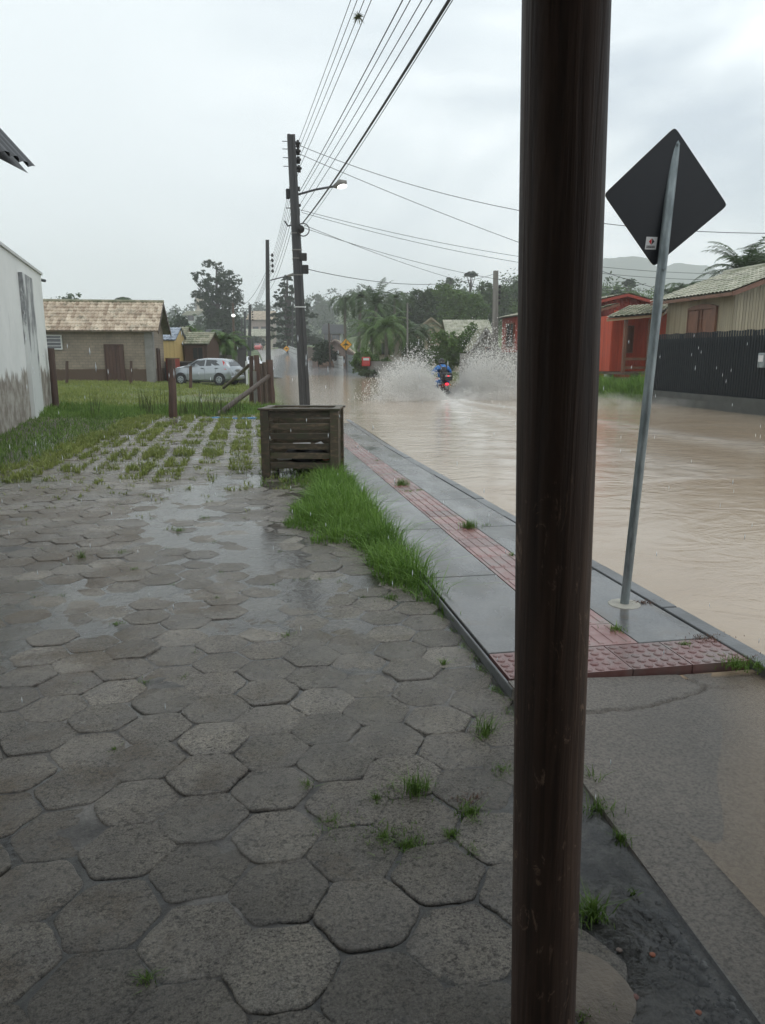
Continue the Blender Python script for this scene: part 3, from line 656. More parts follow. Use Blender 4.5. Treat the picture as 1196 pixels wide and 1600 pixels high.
def door(parent, c, u, w, h, n, m='wood_win', name='door'):
    c, u, n = Vector(c), Vector(u).normalized(), Vector(n).normalized(); f = MB(); k = 5
    for i in range(k):
        x0 = -w/2+.06+(w-.12)*i/k; x1 = -w/2+.06+(w-.12)*(i+1)/k
        f.bar(c+n*.04+u*((x0+x1)/2)-ZV*h/2, c+n*.04+u*((x0+x1)/2)+ZV*(h/2-.06), (x1-x0)-.012, .04, up=n)
    d = f.build(name, MT[m], parent); q = MB(); frame_rect(q, c+n*.045, u, w, h, .06, .1, n); q.build('door_frame', MT[m], d)
    return d

# brick house at the left of the field
m, nt, b, o = newmat('bare_brick'); tcn = nt.nodes.new('ShaderNodeTexCoord'); sx = nt.nodes.new('ShaderNodeSeparateXYZ'); nt.links.new(tcn.outputs['Object'], sx.inputs[0])
cb = nt.nodes.new('ShaderNodeCombineXYZ'); nt.links.new(math_(nt, 'ADD', sx.outputs[0], sx.outputs[1]), cb.inputs[0]); nt.links.new(sx.outputs[2], cb.inputs[1])
bk = nt.nodes.new('ShaderNodeTexBrick'); nt.links.new(cb.outputs[0], bk.inputs['Vector']); bk.inputs['Scale'].default_value = 1; bk.inputs['Brick Width'].default_value = .3; bk.inputs['Row Height'].default_value = .15; bk.inputs['Mortar Size'].default_value = .012; bk.inputs['Bias'].default_value = -.2
bk.inputs['Color1'].default_value = (.28, .235, .185, 1); bk.inputs['Color2'].default_value = (.235, .20, .16, 1); bk.inputs['Mortar'].default_value = (.19, .165, .135, 1)
v = coords(nt); cc = mixc(nt, 1, bk.outputs[0], ramp(nt, noisen(nt, v, 1.1, 6, .7), [(.3, (.72, .72, .72)), (.7, (1.2, 1.17, 1.12))]), 'MULTIPLY')
lo = nt.nodes.new('ShaderNodeMapRange'); lo.inputs[1].default_value = .95; lo.inputs[2].default_value = .88
nt.links.new(math_(nt, 'ADD', sx.outputs[2], math_(nt, 'MULTIPLY', noisen(nt, v, 2.5, 5), .2)), lo.inputs[0])
cc = mixc(nt, lo.outputs[0], cc, (.095, .062, .042)); nt.links.new(cc, b.inputs[0]); b.inputs['Roughness'].default_value = .8
bump(nt, b, math_(nt, 'MULTIPLY_ADD', noisen(nt, v, 20, 4), .3, bk.outputs[1]), -.5, .02); MT['brick'] = m
c0 = wp(241, 594, 42); c0.z = T(c0.x, c0.y)-.05; c1 = wp(257, 594, 46)
sd = Vector((c1.x-c0.x, c1.y-c0.y, 0)).normalized(); fd = Vector((-sd.y, sd.x, 0)); hrz = math.atan2(-fd.y, -fd.x)
h = thing('brick_house', 'bare grey-brown brick house with clay tile roof and plank door beyond the field', 'house', c0, hrz)
# local axes: -x runs along the front to the left, +y runs back
hw, hd, he, hr = 8.5, 4.6, 3.05, 4.55
q = MB()
q.add([(0, 0, -.3), (-hw, 0, -.3), (-hw, 0, he), (0, 0, he)], [(0, 3, 2, 1)])
q.add([(0, 0, -.3), (0, hd, -.3), (0, hd, he), (0, hd/2, hr-.12), (0, 0, he)], [(0, 1, 2, 3, 4)])
q.add([(-hw, 0, -.3), (-hw, hd, -.3), (-hw, hd, he), (-hw, hd/2, hr-.12), (-hw, 0, he)], [(4, 3, 2, 1, 0)])
q.add([(0, hd, -.3), (-hw, hd, -.3), (-hw, hd, he), (0, hd, he)], [(0, 1, 2, 3)])
q.build('wall', MT['brick'], h)
q = MB(); q.box((-.17, -.03, he/2-.05), (.42, .05, he+.1)); q.box((.03, .3, he/2-.05), (.05, .62, he+.1)); q.build('corner_plaster', MT['grey_wall'], h)
k_ = (hr-he)/(hd/2)
tiled_roof('roof', (.45, -.45, he-.45*k_+.08), (-hw-.4, -.45, he-.45*k_+.08), (-hw-.4, hd/2, hr), (.45, hd/2, hr), MT['tile_clay'], h)
tiled_roof('roof', (.45, hd+.45, he-.45*k_+.08), (-hw-.4, hd+.45, he-.45*k_+.08), (-hw-.4, hd/2, hr), (.45, hd/2, hr), MT['tile_moss'], h)
q = MB(); q.tube([(.48, hd/2, hr+.03), (-hw-.4, hd/2, hr+.03)], .10, 8); q.build('ridge_tiles', MT['tile_moss'], h)
q = MB(); q.bar((.44, -.42, he-.45*k_), (.44, hd/2, hr-.06), .04, .2); q.bar((.44, hd/2, hr-.06), (.44, hd+.42, he-.45*k_), .04, .2); q.build('bargeboard', MT['wood_log'], h)
dc = wp(182, 565, 42); lx = -(Vector((dc.x, dc.y))-Vector((c0.x, c0.y))).length
door(h, (lx, 0, 1.05), (1, 0, 0), 1.02, 2.2, (0, -1, 0), 'pl_brown')
wc = wp(88, 530, 42); wx = -(Vector((wc.x, wc.y))-Vector((c0.x, c0.y))).length
window(h, (wx-.3, 0, 2.25), (1, 0, 0), 1.75, .78, (0, -1, 0), 1, 4, 'white_paint')
door(h, (0, 1.9, .95), (0, 1, 0), .95, 2.0, (1, 0, 0), 'pl_brown')

# white building at the left edge, and the tiled eave of its neighbour
m, nt, b, o = newmat('peeling_white_wall'); v = coords(nt); g = nt.nodes.new('ShaderNodeNewGeometry'); sx = nt.nodes.new('ShaderNodeSeparateXYZ'); nt.links.new(g.outputs[0], sx.inputs[0])
n6 = noisen(nt, v, 1.1, 8, .7); n7 = noisen(nt, coords(nt, 'pos', (1, 1, .3)), 2.2, 8, .75)
wh = ramp(nt, n6, [(.3, (.80, .81, .78)), (.75, (.68, .70, .67))])
st_ = ramp(nt, n7, [(.60, 0), (.70, 1)]); wh = mixc(nt, math_(nt, 'MULTIPLY', st_, .35), wh, (.25, .25, .24))
lo = nt.nodes.new('ShaderNodeMapRange'); lo.inputs[1].default_value = 1.13; lo.inputs[2].default_value = 1.0
nt.links.new(math_(nt, 'ADD', sx.outputs[2], math_(nt, 'MULTIPLY', math_(nt, 'SUBTRACT', n7, .5), 1.6)), lo.inputs[0])
sk = ramp(nt, noisen(nt, v, 2.6, 6, .7), [(.42, (.20, .17, .14)), (.62, (.42, .40, .35))])
nt.links.new(mixc(nt, lo.outputs[0], wh, sk), b.inputs[0]); b.inputs['Roughness'].default_value = .65; bump(nt, b, n7, .3, .01); MT['peel'] = m
m, nt, b, o = newmat('stained_white_pilaster'); v = coords(nt); g = nt.nodes.new('ShaderNodeNewGeometry'); sx = nt.nodes.new('ShaderNodeSeparateXYZ'); nt.links.new(g.outputs[0], sx.inputs[0])
n7 = noisen(nt, coords(nt, 'pos', (1, 1, .22)), 2.4, 9, .78)
up = nt.nodes.new('ShaderNodeMapRange'); up.inputs[1].default_value = 1.3; up.inputs[2].default_value = 2.4; nt.links.new(sx.outputs[2], up.inputs[0])
f_ = ramp(nt, math_(nt, 'ADD', n7, math_(nt, 'MULTIPLY', math_(nt, 'SUBTRACT', up.outputs[0], .5), .16)), [(.50, 0), (.57, 1)])
nt.links.new(mixc(nt, f_, (.62, .64, .62), ramp(nt, noisen(nt, v, 5, 5), [(.3, (.13, .135, .14)), (.7, (.28, .29, .29))])), b.inputs[0]); b.inputs['Roughness'].default_value = .6; MT['pil'] = m
A_ = wp(64, 430, 23.7); B_ = wp(0, 386, 17.5); zt = A_.z; A_.z = 0; B_.z = 0
d_ = (B_-A_).normalized(); nn = Vector((-d_.y, d_.x, 0)); nn = nn if nn.x > 0 else -nn
h = thing('white_building', 'white rendered flat-topped building with peeling grey base at the left edge', 'building', A_)
q = MB(); E_ = d_*14; bk_ = -nn*7
P4 = [Vector(), E_, E_+bk_, bk_]; q.poly([p-ZV*.4 for p in P4], (0, 0, zt+.4)); q.build('wall', MT['peel'], h)
q = MB(); q.poly([nn*.05-d_*.06, E_+nn*.05, E_+bk_, bk_-d_*.06], (0, 0, .07)); ob = q.build('coping', MT['white_paint'], h); ob.location.z = zt+.002
q = MB(); q.cyl(nn*-.1-d_*.05+ZV*(zt-.12), nn*.05-d_*.45+ZV*(zt-.12), .045); q.build('drain_spout', MT['metal_dark'], h)
t0, t1 = 2.7, 4.35
q = MB(); q.poly([d_*t0, d_*t0+nn*.10, d_*t1+nn*.10, d_*t1], (0, 0, zt-.35+.3)); ob = q.build('pilaster', MT['pil'], h); ob.location.z = -.3
# neighbour's eave
P0 = wp(48, 268, 8.0); P1 = wp(2, 216, 8.0-.35)
h = thing('tiled_house', 'house roof corner of dark wavy sheets jutting in above the white building', 'house', (P0.x-3.2, P0.y-2, 0))
O = Vector((P0.x-3.2, P0.y-2, 0)); ud = (wp(2, 216, 8.0)-P0).normalized()
lw = (wp(0, 300, 8.6)-O)
R3 = RV.copy(); F3 = FV.copy()
up_ = (wp(-40, 168, 8.0)-P0).normalized()
a0 = P0-O; a1 = P0-O-F3*7; 
tiled_roof('roof', a1, a0, a0+up_*4.5, a1+up_*4.5, MT['tile_dark'], h, .19, 1.2, .045)
q = MB(); q.bar(a0+up_*.5-F3*.15-ZV*.13, a0+up_*4.5-F3*.15-ZV*.13, .05, .16); q.bar(a0+up_*.40-ZV*.17-F3*6.8, a0+up_*.40-ZV*.17-F3*.15, .06, .13); q.build('fascia', mat('raw_timber', (.42, .30, .19), (.3, .21, .14), 4, .6, 30, .3), h)
q = MB(); wv = a0+up_*1.6; q.poly([(wv.x, wv.y, 0)-F3*.3 if False else Vector((wv.x, wv.y, -.2))-F3*.4, Vector((wv.x, wv.y, -.2))-F3*6, Vector((wv.x, wv.y, -.2))-F3*6-R3*5, Vector((wv.x, wv.y, -.2))-F3*.4-R3*5], (0, 0, 3.3)); q.build('wall', MT['white_paint'], h)

# ------------------------------------------------------------------ houses and fence across the road
def wx(px, py, X):
    d, fw = ray(px, py); return Vector((0, 0, EYE))+d*(X/d.x)
def loc_(v, o): return Vector(v)-Vector(o)
# beige house
Y0 = wx(1147, 480, 18).y; Y1 = wx(1044, 480, 18).y
h = thing('wooden_house', 'beige plank house with pale tile roof and brown shuttered window behind the dark fence', 'house', (18, Y0, 0))
ZE = wx(1140, 456, 17.45).z; RX = 20.9; ZR = wx(1102, 433, RX).z; LY = Y1-Y0
q = MB(); planks(q, (0, LY, 0), (0, 0, 0), .75, ZE+.15, (-1, 0, 0))
planks(q, (0, 0, 0), (5.8, 0, 0), .75, 0, (0, -1, 0), zt=lambda t: ZE+.12+(ZR-ZE-.15)*(1-abs(2*t-1)))
planks(q, (0, LY, 0), (5.8, LY, 0), .75, 0, (0, 1, 0), zt=lambda t: ZE+.12+(ZR-ZE-.15)*(1-abs(2*t-1)))
planks(q, (5.8, 0, 0), (5.8, LY, 0), .75, ZE+.15, (1, 0, 0)); q.build('wall', MT['pl_beige'], h)
q = MB(); q.box((2.9, LY/2, .3), (5.7, LY-.1, .9)); q.build('foundation', MT['grey_wall'], h)
RXl = RX-18
tiled_roof('roof', (-.6, -.75, ZE), (-.6, LY+.5, ZE), (RXl, LY+.5, ZR), (RXl, -.75, ZR), MT['tile_pale'], h, .24, .38, .045)
tiled_roof('roof', (2*RXl+.6, -.75, ZE), (2*RXl+.6, LY+.5, ZE), (RXl, LY+.5, ZR), (RXl, -.75, ZR), MT['tile_pale'], h, .24, .38, .045)
q = MB(); q.tube([(RXl, -.75, ZR+.03), (RXl, LY+.5, ZR+.03)], .11, 8); q.build('ridge_tiles', MT['tile_pale'], h)
q = MB(); q.bar((-.6, -.72, ZE-.09), (RXl, -.72, ZR-.09), .04, .16); q.bar((2*RXl+.6, -.72, ZE-.09), (RXl, -.72, ZR-.09), .04, .16); q.bar((-.58, -.7, ZE-.08), (-.58, LY+.45, ZE-.08), .04, .12); q.build('bargeboard', MT['wood_win'], h)
q = MB(); q.quad((-.55, -.7, ZE-.03), (-.55, LY+.45, ZE-.03), (0, LY+.45, ZE+.13), (0, -.7, ZE+.13)); q.quad((-.1, -.7, ZE+.08), (-.1, 0, ZE+.08), (RXl, 0, ZR-.1), (RXl, -.7, ZR-.1)); q.build('soffit', MT['pl_brown'], h)
cw = wx(1099, 505, 18); wy_ = cw.y-Y0; zb = wx(1099, 530, 18).z; ztp = wx(1099, 481, 18).z
ww = abs(wx(1077, 500, 18).y-wx(1121, 500, 18).y)
window(h, (-.03, wy_, (zb+ztp)/2), (0, 1, 0), ww, ztp-zb, (-1, 0, 0), 4, 3, name='window', gm='wood_win')
for s_ in (-.36, .36):
    q = MB(); q.bar((-.105, wy_+s_*ww*.78, zb+.1), (-.105, wy_+s_*ww*.78, ztp-.1), ww*.36, .03, up=Vector((-1, 0, 0))); q.build('shutter', MT['wood_win'], h, bevel=.01)
q = MB(); q.poly([(-.14, wy_-ww/2-.05, ztp), (-.14, wy_+ww/2+.05, ztp), (-.14, wy_+ww*.3, ztp+.10), (-.14, wy_, ztp+.14), (-.14, wy_-ww*.3, ztp+.10)], (.1, 0, 0)); q.build('window_arch', MT['wood_win'], h)

# orange house with the porch
YP = 31.9
pa = wx(955, 540, 16.15); YP = pa.y; xr = 16.15; Y_ = YP
def wy(px, py, Y): d, fw = ray(px, py); return Vector((0, 0, EYE))+d*(Y/d.y)
h = thing('orange_house', 'bright orange plank house with a tiled porch roof between the dark fence and red house', 'house', (xr, Y_, 0))
zfl = wy(965, 580, Y_).z; zt_ = wy(965, 500, Y_).z; xq = wy(976, 540, Y_).x-xr; xe = wy(1046, 540, Y_+.2).x-xr
q = MB(); planks(q, (0, 0, 0), (xq, 0, 0), zfl, zt_+.2, (0, -1, 0), .09); planks(q, (0, 1.6, 0), (0, 0, 0), zfl, zt_+.2, (-1, 0, 0), .09)
planks(q, (xq, .05, 0), (xq, 1.2, 0), zfl, zt_+.1, (1, 0, 0)); planks(q, (xq, 1.2, 0), (xe+.4, 1.2, 0), zfl, zt_+.5, (0, -1, 0), .09); q.build('wall', MT['pl_orange'], h)
q = MB(); q.box(((xe)/2+.2, .0, zfl-.08), (xe+.3, 2.6, .1)); q.build('porch_floor', MT['wood_log'], h)
for xx in (.15, xe*.5, xe): q = MB(); q.box((xx, .4, zfl/2-.35), (.3, .3, zfl+.4)); q.build('pier', MT['white_paint'], h)
for px in (976, 1014):
    p = wy(px, 540, Y_-1.1); q = MB(); q.box((p.x-xr, -1.1, (zfl-.05+zt_+.0)/2), (.13, .13, zt_-zfl+.05)); q.build('porch_post', MT['wood_win'], h)
x0_, x1_ = wy(976, 540, Y_-1.1).x-xr, wy(1014, 540, Y_-1.1).x-xr
for zz in (zfl+.12, zfl+.5, ):
    q = MB(); q.bar((x0_, -1.1, zz+.05), (x1_, -1.1, zz+.05), .06, .12); q.build('railing', MT['wood_win'], h)
window(h, ((x0_+x1_)/2+.25, 1.17, zfl+1.45), (1, 0, 0), 1.5, 1.25, (0, -1, 0), 3, 1, gm='wood_win')
e0 = wy(947, 497, Y_-1.6)-Vector((xr, Y_, 0)); e1 = wy(1036, 489, Y_-1.6)-Vector((xr, Y_, 0)); t0_ = wy(985, 478, Y_+1.3)-Vector((xr, Y_, 0)); t1_ = wy(1056, 473, Y_+1.3)-Vector((xr, Y_, 0))
tiled_roof('porch_roof', e0, e1, t1_, t0_, MT['tile_moss'], h, .24, .38, .04)
q = MB(); q.bar(e0-ZV*.09+Vector((.1, .1, 0)), e1-ZV*.09+Vector((0, .1, 0)), .05, .1); q.bar(e1-ZV*.06, t1_-ZV*.06, .06, .12); q.bar(e1-ZV*.06-Vector((.3, 0, 0)), t1_-ZV*.06-Vector((.3, 0, 0)), .06, .1); q.build('porch_beam', mat('pale_beam', (.42, .27, .15), (.3, .19, .11), 3, .6, 20, .3), h)

# red house, long side to the road
YA = 36.0; XA = 15.5; YB = wx(785, 530, XA).y
ZE = wx(785, 497, XA-.4).z; h = thing('red_house', 'dark red house with pale tiled roof behind the big wooden post', 'house', (XA, YA, 0)); LY = YB-YA
pk = wy(980, 457, YA-.4); RXl = pk.x-XA; ZR = pk.z-.05
q = MB(); planks(q, (0, LY, 0), (0, 0, 0), .5, ZE+.1, (-1, 0, 0)); planks(q, (0, 0, 0), (2*RXl, 0, 0), .5, 0, (0, -1, 0), zt=lambda t: ZE+.1+(ZR-ZE-.15)*(1-abs(2*t-1)))
planks(q, (0, LY, 0), (2*RXl, LY, 0), .5, 0, (0, 1, 0), zt=lambda t: ZE+.1+(ZR-ZE-.15)*(1-abs(2*t-1))); q.build('wall', MT['pl_red'], h)
for s_ in (0, 1):
    tiled_roof('roof', (-.45 if not s_ else 2*RXl+.45, -.5, ZE), (-.45 if not s_ else 2*RXl+.45, LY+.4, ZE), (RXl, LY+.4, ZR), (RXl, -.5, ZR), MT['tile_pale'], h, .24, .38, .04)
q = MB(); q.bar((-.45, -.48, ZE-.08), (RXl, -.48, ZR-.08), .04, .14); q.bar((2*RXl+.45, -.48, ZE-.08), (RXl, -.48, ZR-.08), .04, .14); q.build('bargeboard', MT['pl_red'], h)
q = MB(); q.quad((-.4, -.4, ZE-.03), (-.4, LY+.35, ZE-.03), (0, LY+.35, ZE+.1), (0, -.4, ZE+.1)); q.build('soffit', MT['pl_brown'], h)
q = MB(); q.box((RXl, LY/2, .1), (2*RXl-.1, LY-.1, .9)); q.build('foundation', MT['white_paint'], h)
cw = wx(799, 524, XA); window(h, (-.02, cw.y-YA, cw.z), (0, 1, 0), 1.35, 1.45, (-1, 0, 0), 2, 2, 'wood_win')
door(h, (1.05, -.02, 1.6), (1, 0, 0), .95, 2.2, (0, -1, 0), 'pl_brown')
a_ = wy(935, 483, YA-1.2)-Vector((XA, YA, 0)); b_ = wy(968, 474, YA-1.2)-Vector((XA, YA, 0))
tiled_roof('porch_roof', a_-Vector((.8, 0, .25)), a_-Vector((.8, -1.25, .25)), b_+Vector((0, 1.25, 0)), b_, MT['tile_moss'], h, .24, .38, .04)
q = MB(); q.bar(a_-Vector((.8, .02, .31)), b_-Vector((0, .02, .06)), .05, .12); q.build('porch_beam', MT['wood_win'], h)

# dark picket fence
fa = wx(1008, 640, 14.65).y; h = thing('picket_fence', 'dark blue-grey metal picket fence on a low concrete wall along the right of the flood', 'fence', (14.65, fa, 0))
zt_ = wx(1100, 523, 14.65).z; gz = -.32; zb = .33
MT['fence_metal'] = mat('fence_metal', (.010, .015, .019), (.014, .02, .024), 5, .6, 30, .1, spec=.25)
q = MB(); q.box((0, -7, (zb+gz)/2), (.18, 14.1, zb-gz)); q.build('base_wall', mat('mossy_concrete', (.085, .09, .085), (.05, .055, .05), 2, .7, 20, .3), h)
q = MB(); i = 0
while i*.125 < 14: q.box((-.02, -i*.125, (zt_+zb)/2+.05+.012*math.sin(i)), (.025, .07, zt_-zb+.06)); i += 1
q2_ = MB(); q2_.box((.055, -7, (zt_+zb)/2-.06), (.02, 14, zt_-zb-.06)); q2_.build('backing_sheet', MT['fence_metal'], h)
q.build('pickets', MT['fence_metal'], h)
for zz in (zb+.12, zb+.95, zt_-.28):
    q = MB(); q.box((.02, -7, zz), (.03, 14, .06)); q.build('rail', MT['fence_metal'], h)
for i in range(8):
    q = MB(); q.box((.06, -i*1.95, (zt_+zb)/2+.02), (.09, .09, zt_-zb+.06)); q.build('fence_post', MT['fence_metal'], h)
mb_ = wx(1191, 563, 14.5); q = MB(); q.box((0, 0, 0), (.14, .3, .42)); t = thing('meter_box', 'small grey box hung on the dark picket fence at the right edge', 'box', (14.53, mb_.y, mb_.z))
q.build('case', MT['galv'], t, bevel=.02); q = MB(); q.box((-.075, 0, .05), (.012, .2, .18)); q.build('cover', MT['plastic_white'], t)
# grey wall of the plots behind the splash
def lowwall(name, label, a, b, z0, z1, m, th=.15, cap=True):
    a, b = Vector(a), Vector(b); h = thing(name, label, 'wall', (a.x, a.y, 0)); d = b-a; d.z = 0; n = Vector((-d.y, d.x, 0)).normalized()*th
    q = MB(); q.poly([Vector((0, 0, 0)), d, d+n, n], (0, 0, z1-z0)); o = q.build('wall', MT[m], h); o.location.z = z0
    if cap: q = MB(); q.poly([-n*.15-d.normalized()*.02, d-n*.15, d+n*1.15, n*1.15-d.normalized()*.02], (0, 0, .06)); o = q.build('coping', MT['conc_pole_pale'], h); o.location.z = z1+.003
    return h
lowwall('garden_wall', 'grey garden wall with pale coping behind the motorcycle splash', (14.7, 52, 0), (14.7, 36.5, 0), -.4, wx(720, 553, 14.7).z, 'grey_wall')

# ------------------------------------------------------------------ poles and cables
def pole(label, pb, pt, w0, w1, m='conc_pole', grp=None, rack=True, name='utility_pole', sq=True):
    h = thing(name, label, 'utility pole', pb, 0, grp); d = Vector(pt)-Vector(pb); q = MB(); rings = []
    for t in (0, .25, .5, .75, 1):
        w = w0+(w1-w0)*t; c = d*t
        if sq: rings.append([c+Vector(p)*w for p in ((-.5, -.5, 0), (-.16, -.5, 0), (-.13, -.40, 0), (.13, -.40, 0), (.16, -.5, 0), (.5, -.5, 0), (.5, .5, 0), (.16, .5, 0), (.13, .40, 0), (-.13, .40, 0), (-.16, .5, 0), (-.5, .5, 0))])
        else: rings.append([c+Vector((math.cos(a*math.pi/5)*w/2, math.sin(a*math.pi/5)*w/2, 0)) for a in range(10)])
    q.loft(rings); q.build('mast', MT[m], h)
    return h, d
DM = 25.9
pb = wp(477, 632, DM); pb.z = -.45; pt = wp(455, 211, DM)
main, dm = pole('tall dark utility pole with the lit street lamp, rising behind the slatted bin', pb, pt, .36, .25)
ML = lambda px, py, D=DM: wp(px, py, D)-pb
INS = [(465.5, 225), (466, 237), (466.5, 250.5), (467.5, 264)]
for i, (x_, y_) in enumerate(INS):
    c = ML(x_, y_); q = MB(); q.tube([c+ZV*.12, c+ZV*.06, c+ZV*.05, c, c-ZV*.02, c-ZV*.1], [.03, .05, .09, .10, .06, .06], 10); ob = q.build('insulator', MT['rubber'], main, smooth=True)
    cx = dm*((c.z)/dm.z); q = MB(); q.bar((cx.x-.3, cx.y, c.z+.07), (c.x, c.y, c.z+.07), .02, .02); q.bar((cx.x-.05, cx.y, c.z-.07), (c.x, c.y, c.z-.07), .02, .02); q.build('bracket', MT['metal_dark'], main)
a_ = ML(464, 304.5); b_ = ML(523, 291, DM-.3)
q = MB(); q.tube([a_-RV*.2, a_, a_.lerp(b_, .5)+ZV*.03, b_], .035, 8); q.build('lamp_arm', MT['metal_dark'], main, smooth=True)
ld = (b_-a_).normalized(); le = ML(542, 286, DM-.35)
q = MB(); q.tube([b_-ld*.05, b_+ld*.05, b_.lerp(le, .5)+ZV*.05, le+ZV*.03], [.04, .09, .12, .05], 10); hd_ = q.build('lamp_head', MT['conc_pole_pale'], main, smooth=True)
m, nt, b, o = newmat('lit_lamp'); b.inputs['Base Color'].default_value = (1, 1, 1, 1); b.inputs['Emission Color'].default_value = (1, .99, .95, 1); b.inputs['Emission Strength'].default_value = 1.4; MT['lit'] = m
q = MB(); q.ball(b_.lerp(le, .52)-ZV*.05, (.21, .10, .08), 12, 8, Matrix.Rotation(math.atan2(ld.y, ld.x), 3, 'Z')); q.build('lens', MT['lit'], hd_, smooth=True)
for (x_, y_, sx_, sz_) in [(474, 401.5, .24, .24), (477.5, 421, .2, .28), (450, 303, .12, .3), (467, 332, .08, .24), (468, 321, .1, .08), (466.5, 295, .1, .12)]:
    c = ML(x_, y_, DM-.15 if x_ > 473 else DM); q = MB(); q.box(c, (sx_, .16, sz_)); q.build('junction_box', MT['rubber'], main, bevel=.02)
for i, (y_, m_) in enumerate([(365, 'conc_pole_pale'), (391, 'conc_pole_pale'), (404, 'conc_pole_pale'), (430, 'conc_pole_pale'), (480, 'white_paint')]):
    c = dm*((ML(468, y_).z)/dm.z); w = .36+(.25-.36)*(c.z/dm.z)+.02; q = MB(); q.box(c, (w, w, .035)); q.build('band', MT[m_], main)
q = MB(); c = ML(474, 359, DM-.2); q.tube([c+RV*(.2*math.cos(a))+ZV*(.2*math.sin(a)) for a in [i*math.pi/8 for i in range(17)]], .018, 6); q.build('cable_coil', MT['rubber'], main)
q = MB(); q.ball(ML(470, 358, DM-.15), .13, 10, 6); q.build('cable_splice', MT['rubber'], main)
q = MB(); q.tube([ML(445, 345), ML(450, 353), ML(459, 351)], .025, 6); q.build('hook', MT['rubber'], main)
q = MB(); q.tube([ML(447, 325), ML(458, 325)], .015, 6); q.build('bracket', MT['metal_dark'], main)
PB = {}
def simple_pole(px, ytop, D, label, w0=.34, w1=.22, m='conc_pole', lean=0, rack=1, sq=True, grp=None, tz=None):
    t = wp(px, ytop, D); b_ = wp(px+lean, 600, D); b_.z = T(b_.x, b_.y)-.2; h, d = pole(label, b_, t, w0, w1, m, grp, sq=sq); PB[px] = (h, t, D)
    if rack:
        sp_ = (t.z-b_.z)*.03
        for i in range(4):
            c = d+Vector((.28, 0, -.9-i*.32)); q = MB(); q.tube([c+ZV*.1, c, c-ZV*.1], [.04, .09, .05], 8); q.bar(c-Vector((.3, 0, 0)), c, .02, .02); q.build('insulator', MT['rubber'], h)
    return h
p2 = simple_pole(418, 375, 49, 'second tall dark utility pole along the left roadside, left of the lamp pole', lean=2)
c = wp(422.5, 438, 49)-p2.location; e_ = wp(450, 431, 48.5)-p2.location; q = MB(); q.tube([c, e_], .035, 6); q.build('lamp_arm', MT['metal_dark'], p2)
q = MB(); q.tube([e_, e_+(e_-c).normalized()*.5], [.07, .1], 8); q.build('lamp_head', MT['conc_pole_pale'], p2)
simple_pole(391, 476, 98, 'distant dark pole just left of the second tall pole', .5, .3)
simple_pole(383, 487, 118, 'distant thin pole, second left of the tall roadside poles', .45, .3, lean=1)
simple_pole(378, 497, 140, 'faintest and smallest distant pole between two others beside the eucalyptus', .45, .3, lean=1, rack=0)
simple_pole(364, 473, 62, 'weathered brown pole with a small white lamp in front of the eucalyptus', .24, .17, 'wood_log', lean=4, rack=0, sq=False)
h, t, D = PB[364]; c = wp(365, 493, 61.6)-h.location; q = MB(); q.ball(c, (.16, .16, .12), 8, 6); q.build('lamp', MT['lit'], h, smooth=True)
rp_ = simple_pole(775, 423, 46.2, 'grey concrete pole in front of the red house, right of the splash', .36, .24, 'conc_pole_pale', lean=-2, rack=1)
simple_pole(637, 473, 62, 'slim pale pole standing in front of the palms beside the splash', .16, .12, 'conc_pole_pale', rack=0, sq=False)
simple_pole(514, 505, 80, 'short thin dark pole beside the pink-walled house', .22, .16, 'wood_log', lean=3, rack=0, sq=False)
simple_pole(458, 470, 132, 'thin dark pole at the pine on the right road edge', .28, .2, 'conc_pole', rack=0)

def cable(label, A, B, sag, r=.012, n=22, grp='overhead cables between the poles', name='overhead_cable'):
    A, B = Vector(A), Vector(B); q = MB(); q.tube([A.lerp(B, i/n)-ZV*(4*sag*(i/n)*(1-i/n)) for i in range(n+1)], r*.68, 5); o = q.build(name, MT['cable'], None, smooth=True, loc=A)
    return tag(o, label, 'cable', grp)
def over(ax, ay, ex, r, sag, label):
    A = wp(ax, ay, DM); d, fw = ray(ex, 0); P = Vector((0, 0, EYE))+d*((A.z-.05-EYE-sag*.9)/d.z)
    k = (A-P).length; C = A+(P-A)*(38/k); C.z = A.z
    # the straight chord must pass a sag above P
    return cable(label, A, C, sag, r)
NM = ['highest', 'second', 'third', 'lowest']
for i, ((x_, y_), ex) in enumerate(zip(INS, (551, 561, 572, 583))): over(x_, y_, ex, .011, .25, NM[i]+' of four wires climbing left of the others from the lamp pole insulators')
for i, (x_, y_, ex) in enumerate([(468, 300, 632), (469, 306, 644), (470, 318, 662), (471, 330, 678)]): over(x_, y_, ex, .011 if i else .014, .3, NM[i]+' of four thin wires in the middle bundle above the lamp')
over(472, 350, 702, .028, .55, 'thickest black cable running from the lamp pole to the top of the picture')
over(474, 356, 708, .008, .5, 'thin wire hanging just right of the thickest black cable')
for i, (x_, y_) in enumerate(INS): cable(NM[i]+' of four faint wires from the lamp pole to the second pole', wp(x_, y_, DM), wp(424, 405+6*i, 49), .35, .012)
for i in range(3): cable(['upper', 'middle', 'lower'][i]+' of three low wires from the lamp pole to the second pole', wp(455, 330+16*i, DM), wp(416, 440+9*i, 49), .4, .012)
for i in range(4): cable(NM[i]+' of four wires from the second tall pole to the distant poles', wp(424, 405+6*i, 49), wp(392, 480+3*i, 98), .5, .018)
cable('single cable hanging left from the second tall pole to the brown pole', wp(418, 420, 49), wp(364, 478, 62), .8, .018)
cable('upper long wire crossing right from the lamp pole top behind the wooden post', wp(468, 227, DM), wp(1330, 362, 20), .85, .014)
cable('second long wire crossing right, meeting the post below the top one', wp(467, 240, DM), wp(1090, 470, 30), .25, .014)
cable('third wire crossing right, upper of the close pair above the palms', wp(470, 328, DM), wp(1180, 428, 31), .55, .012)
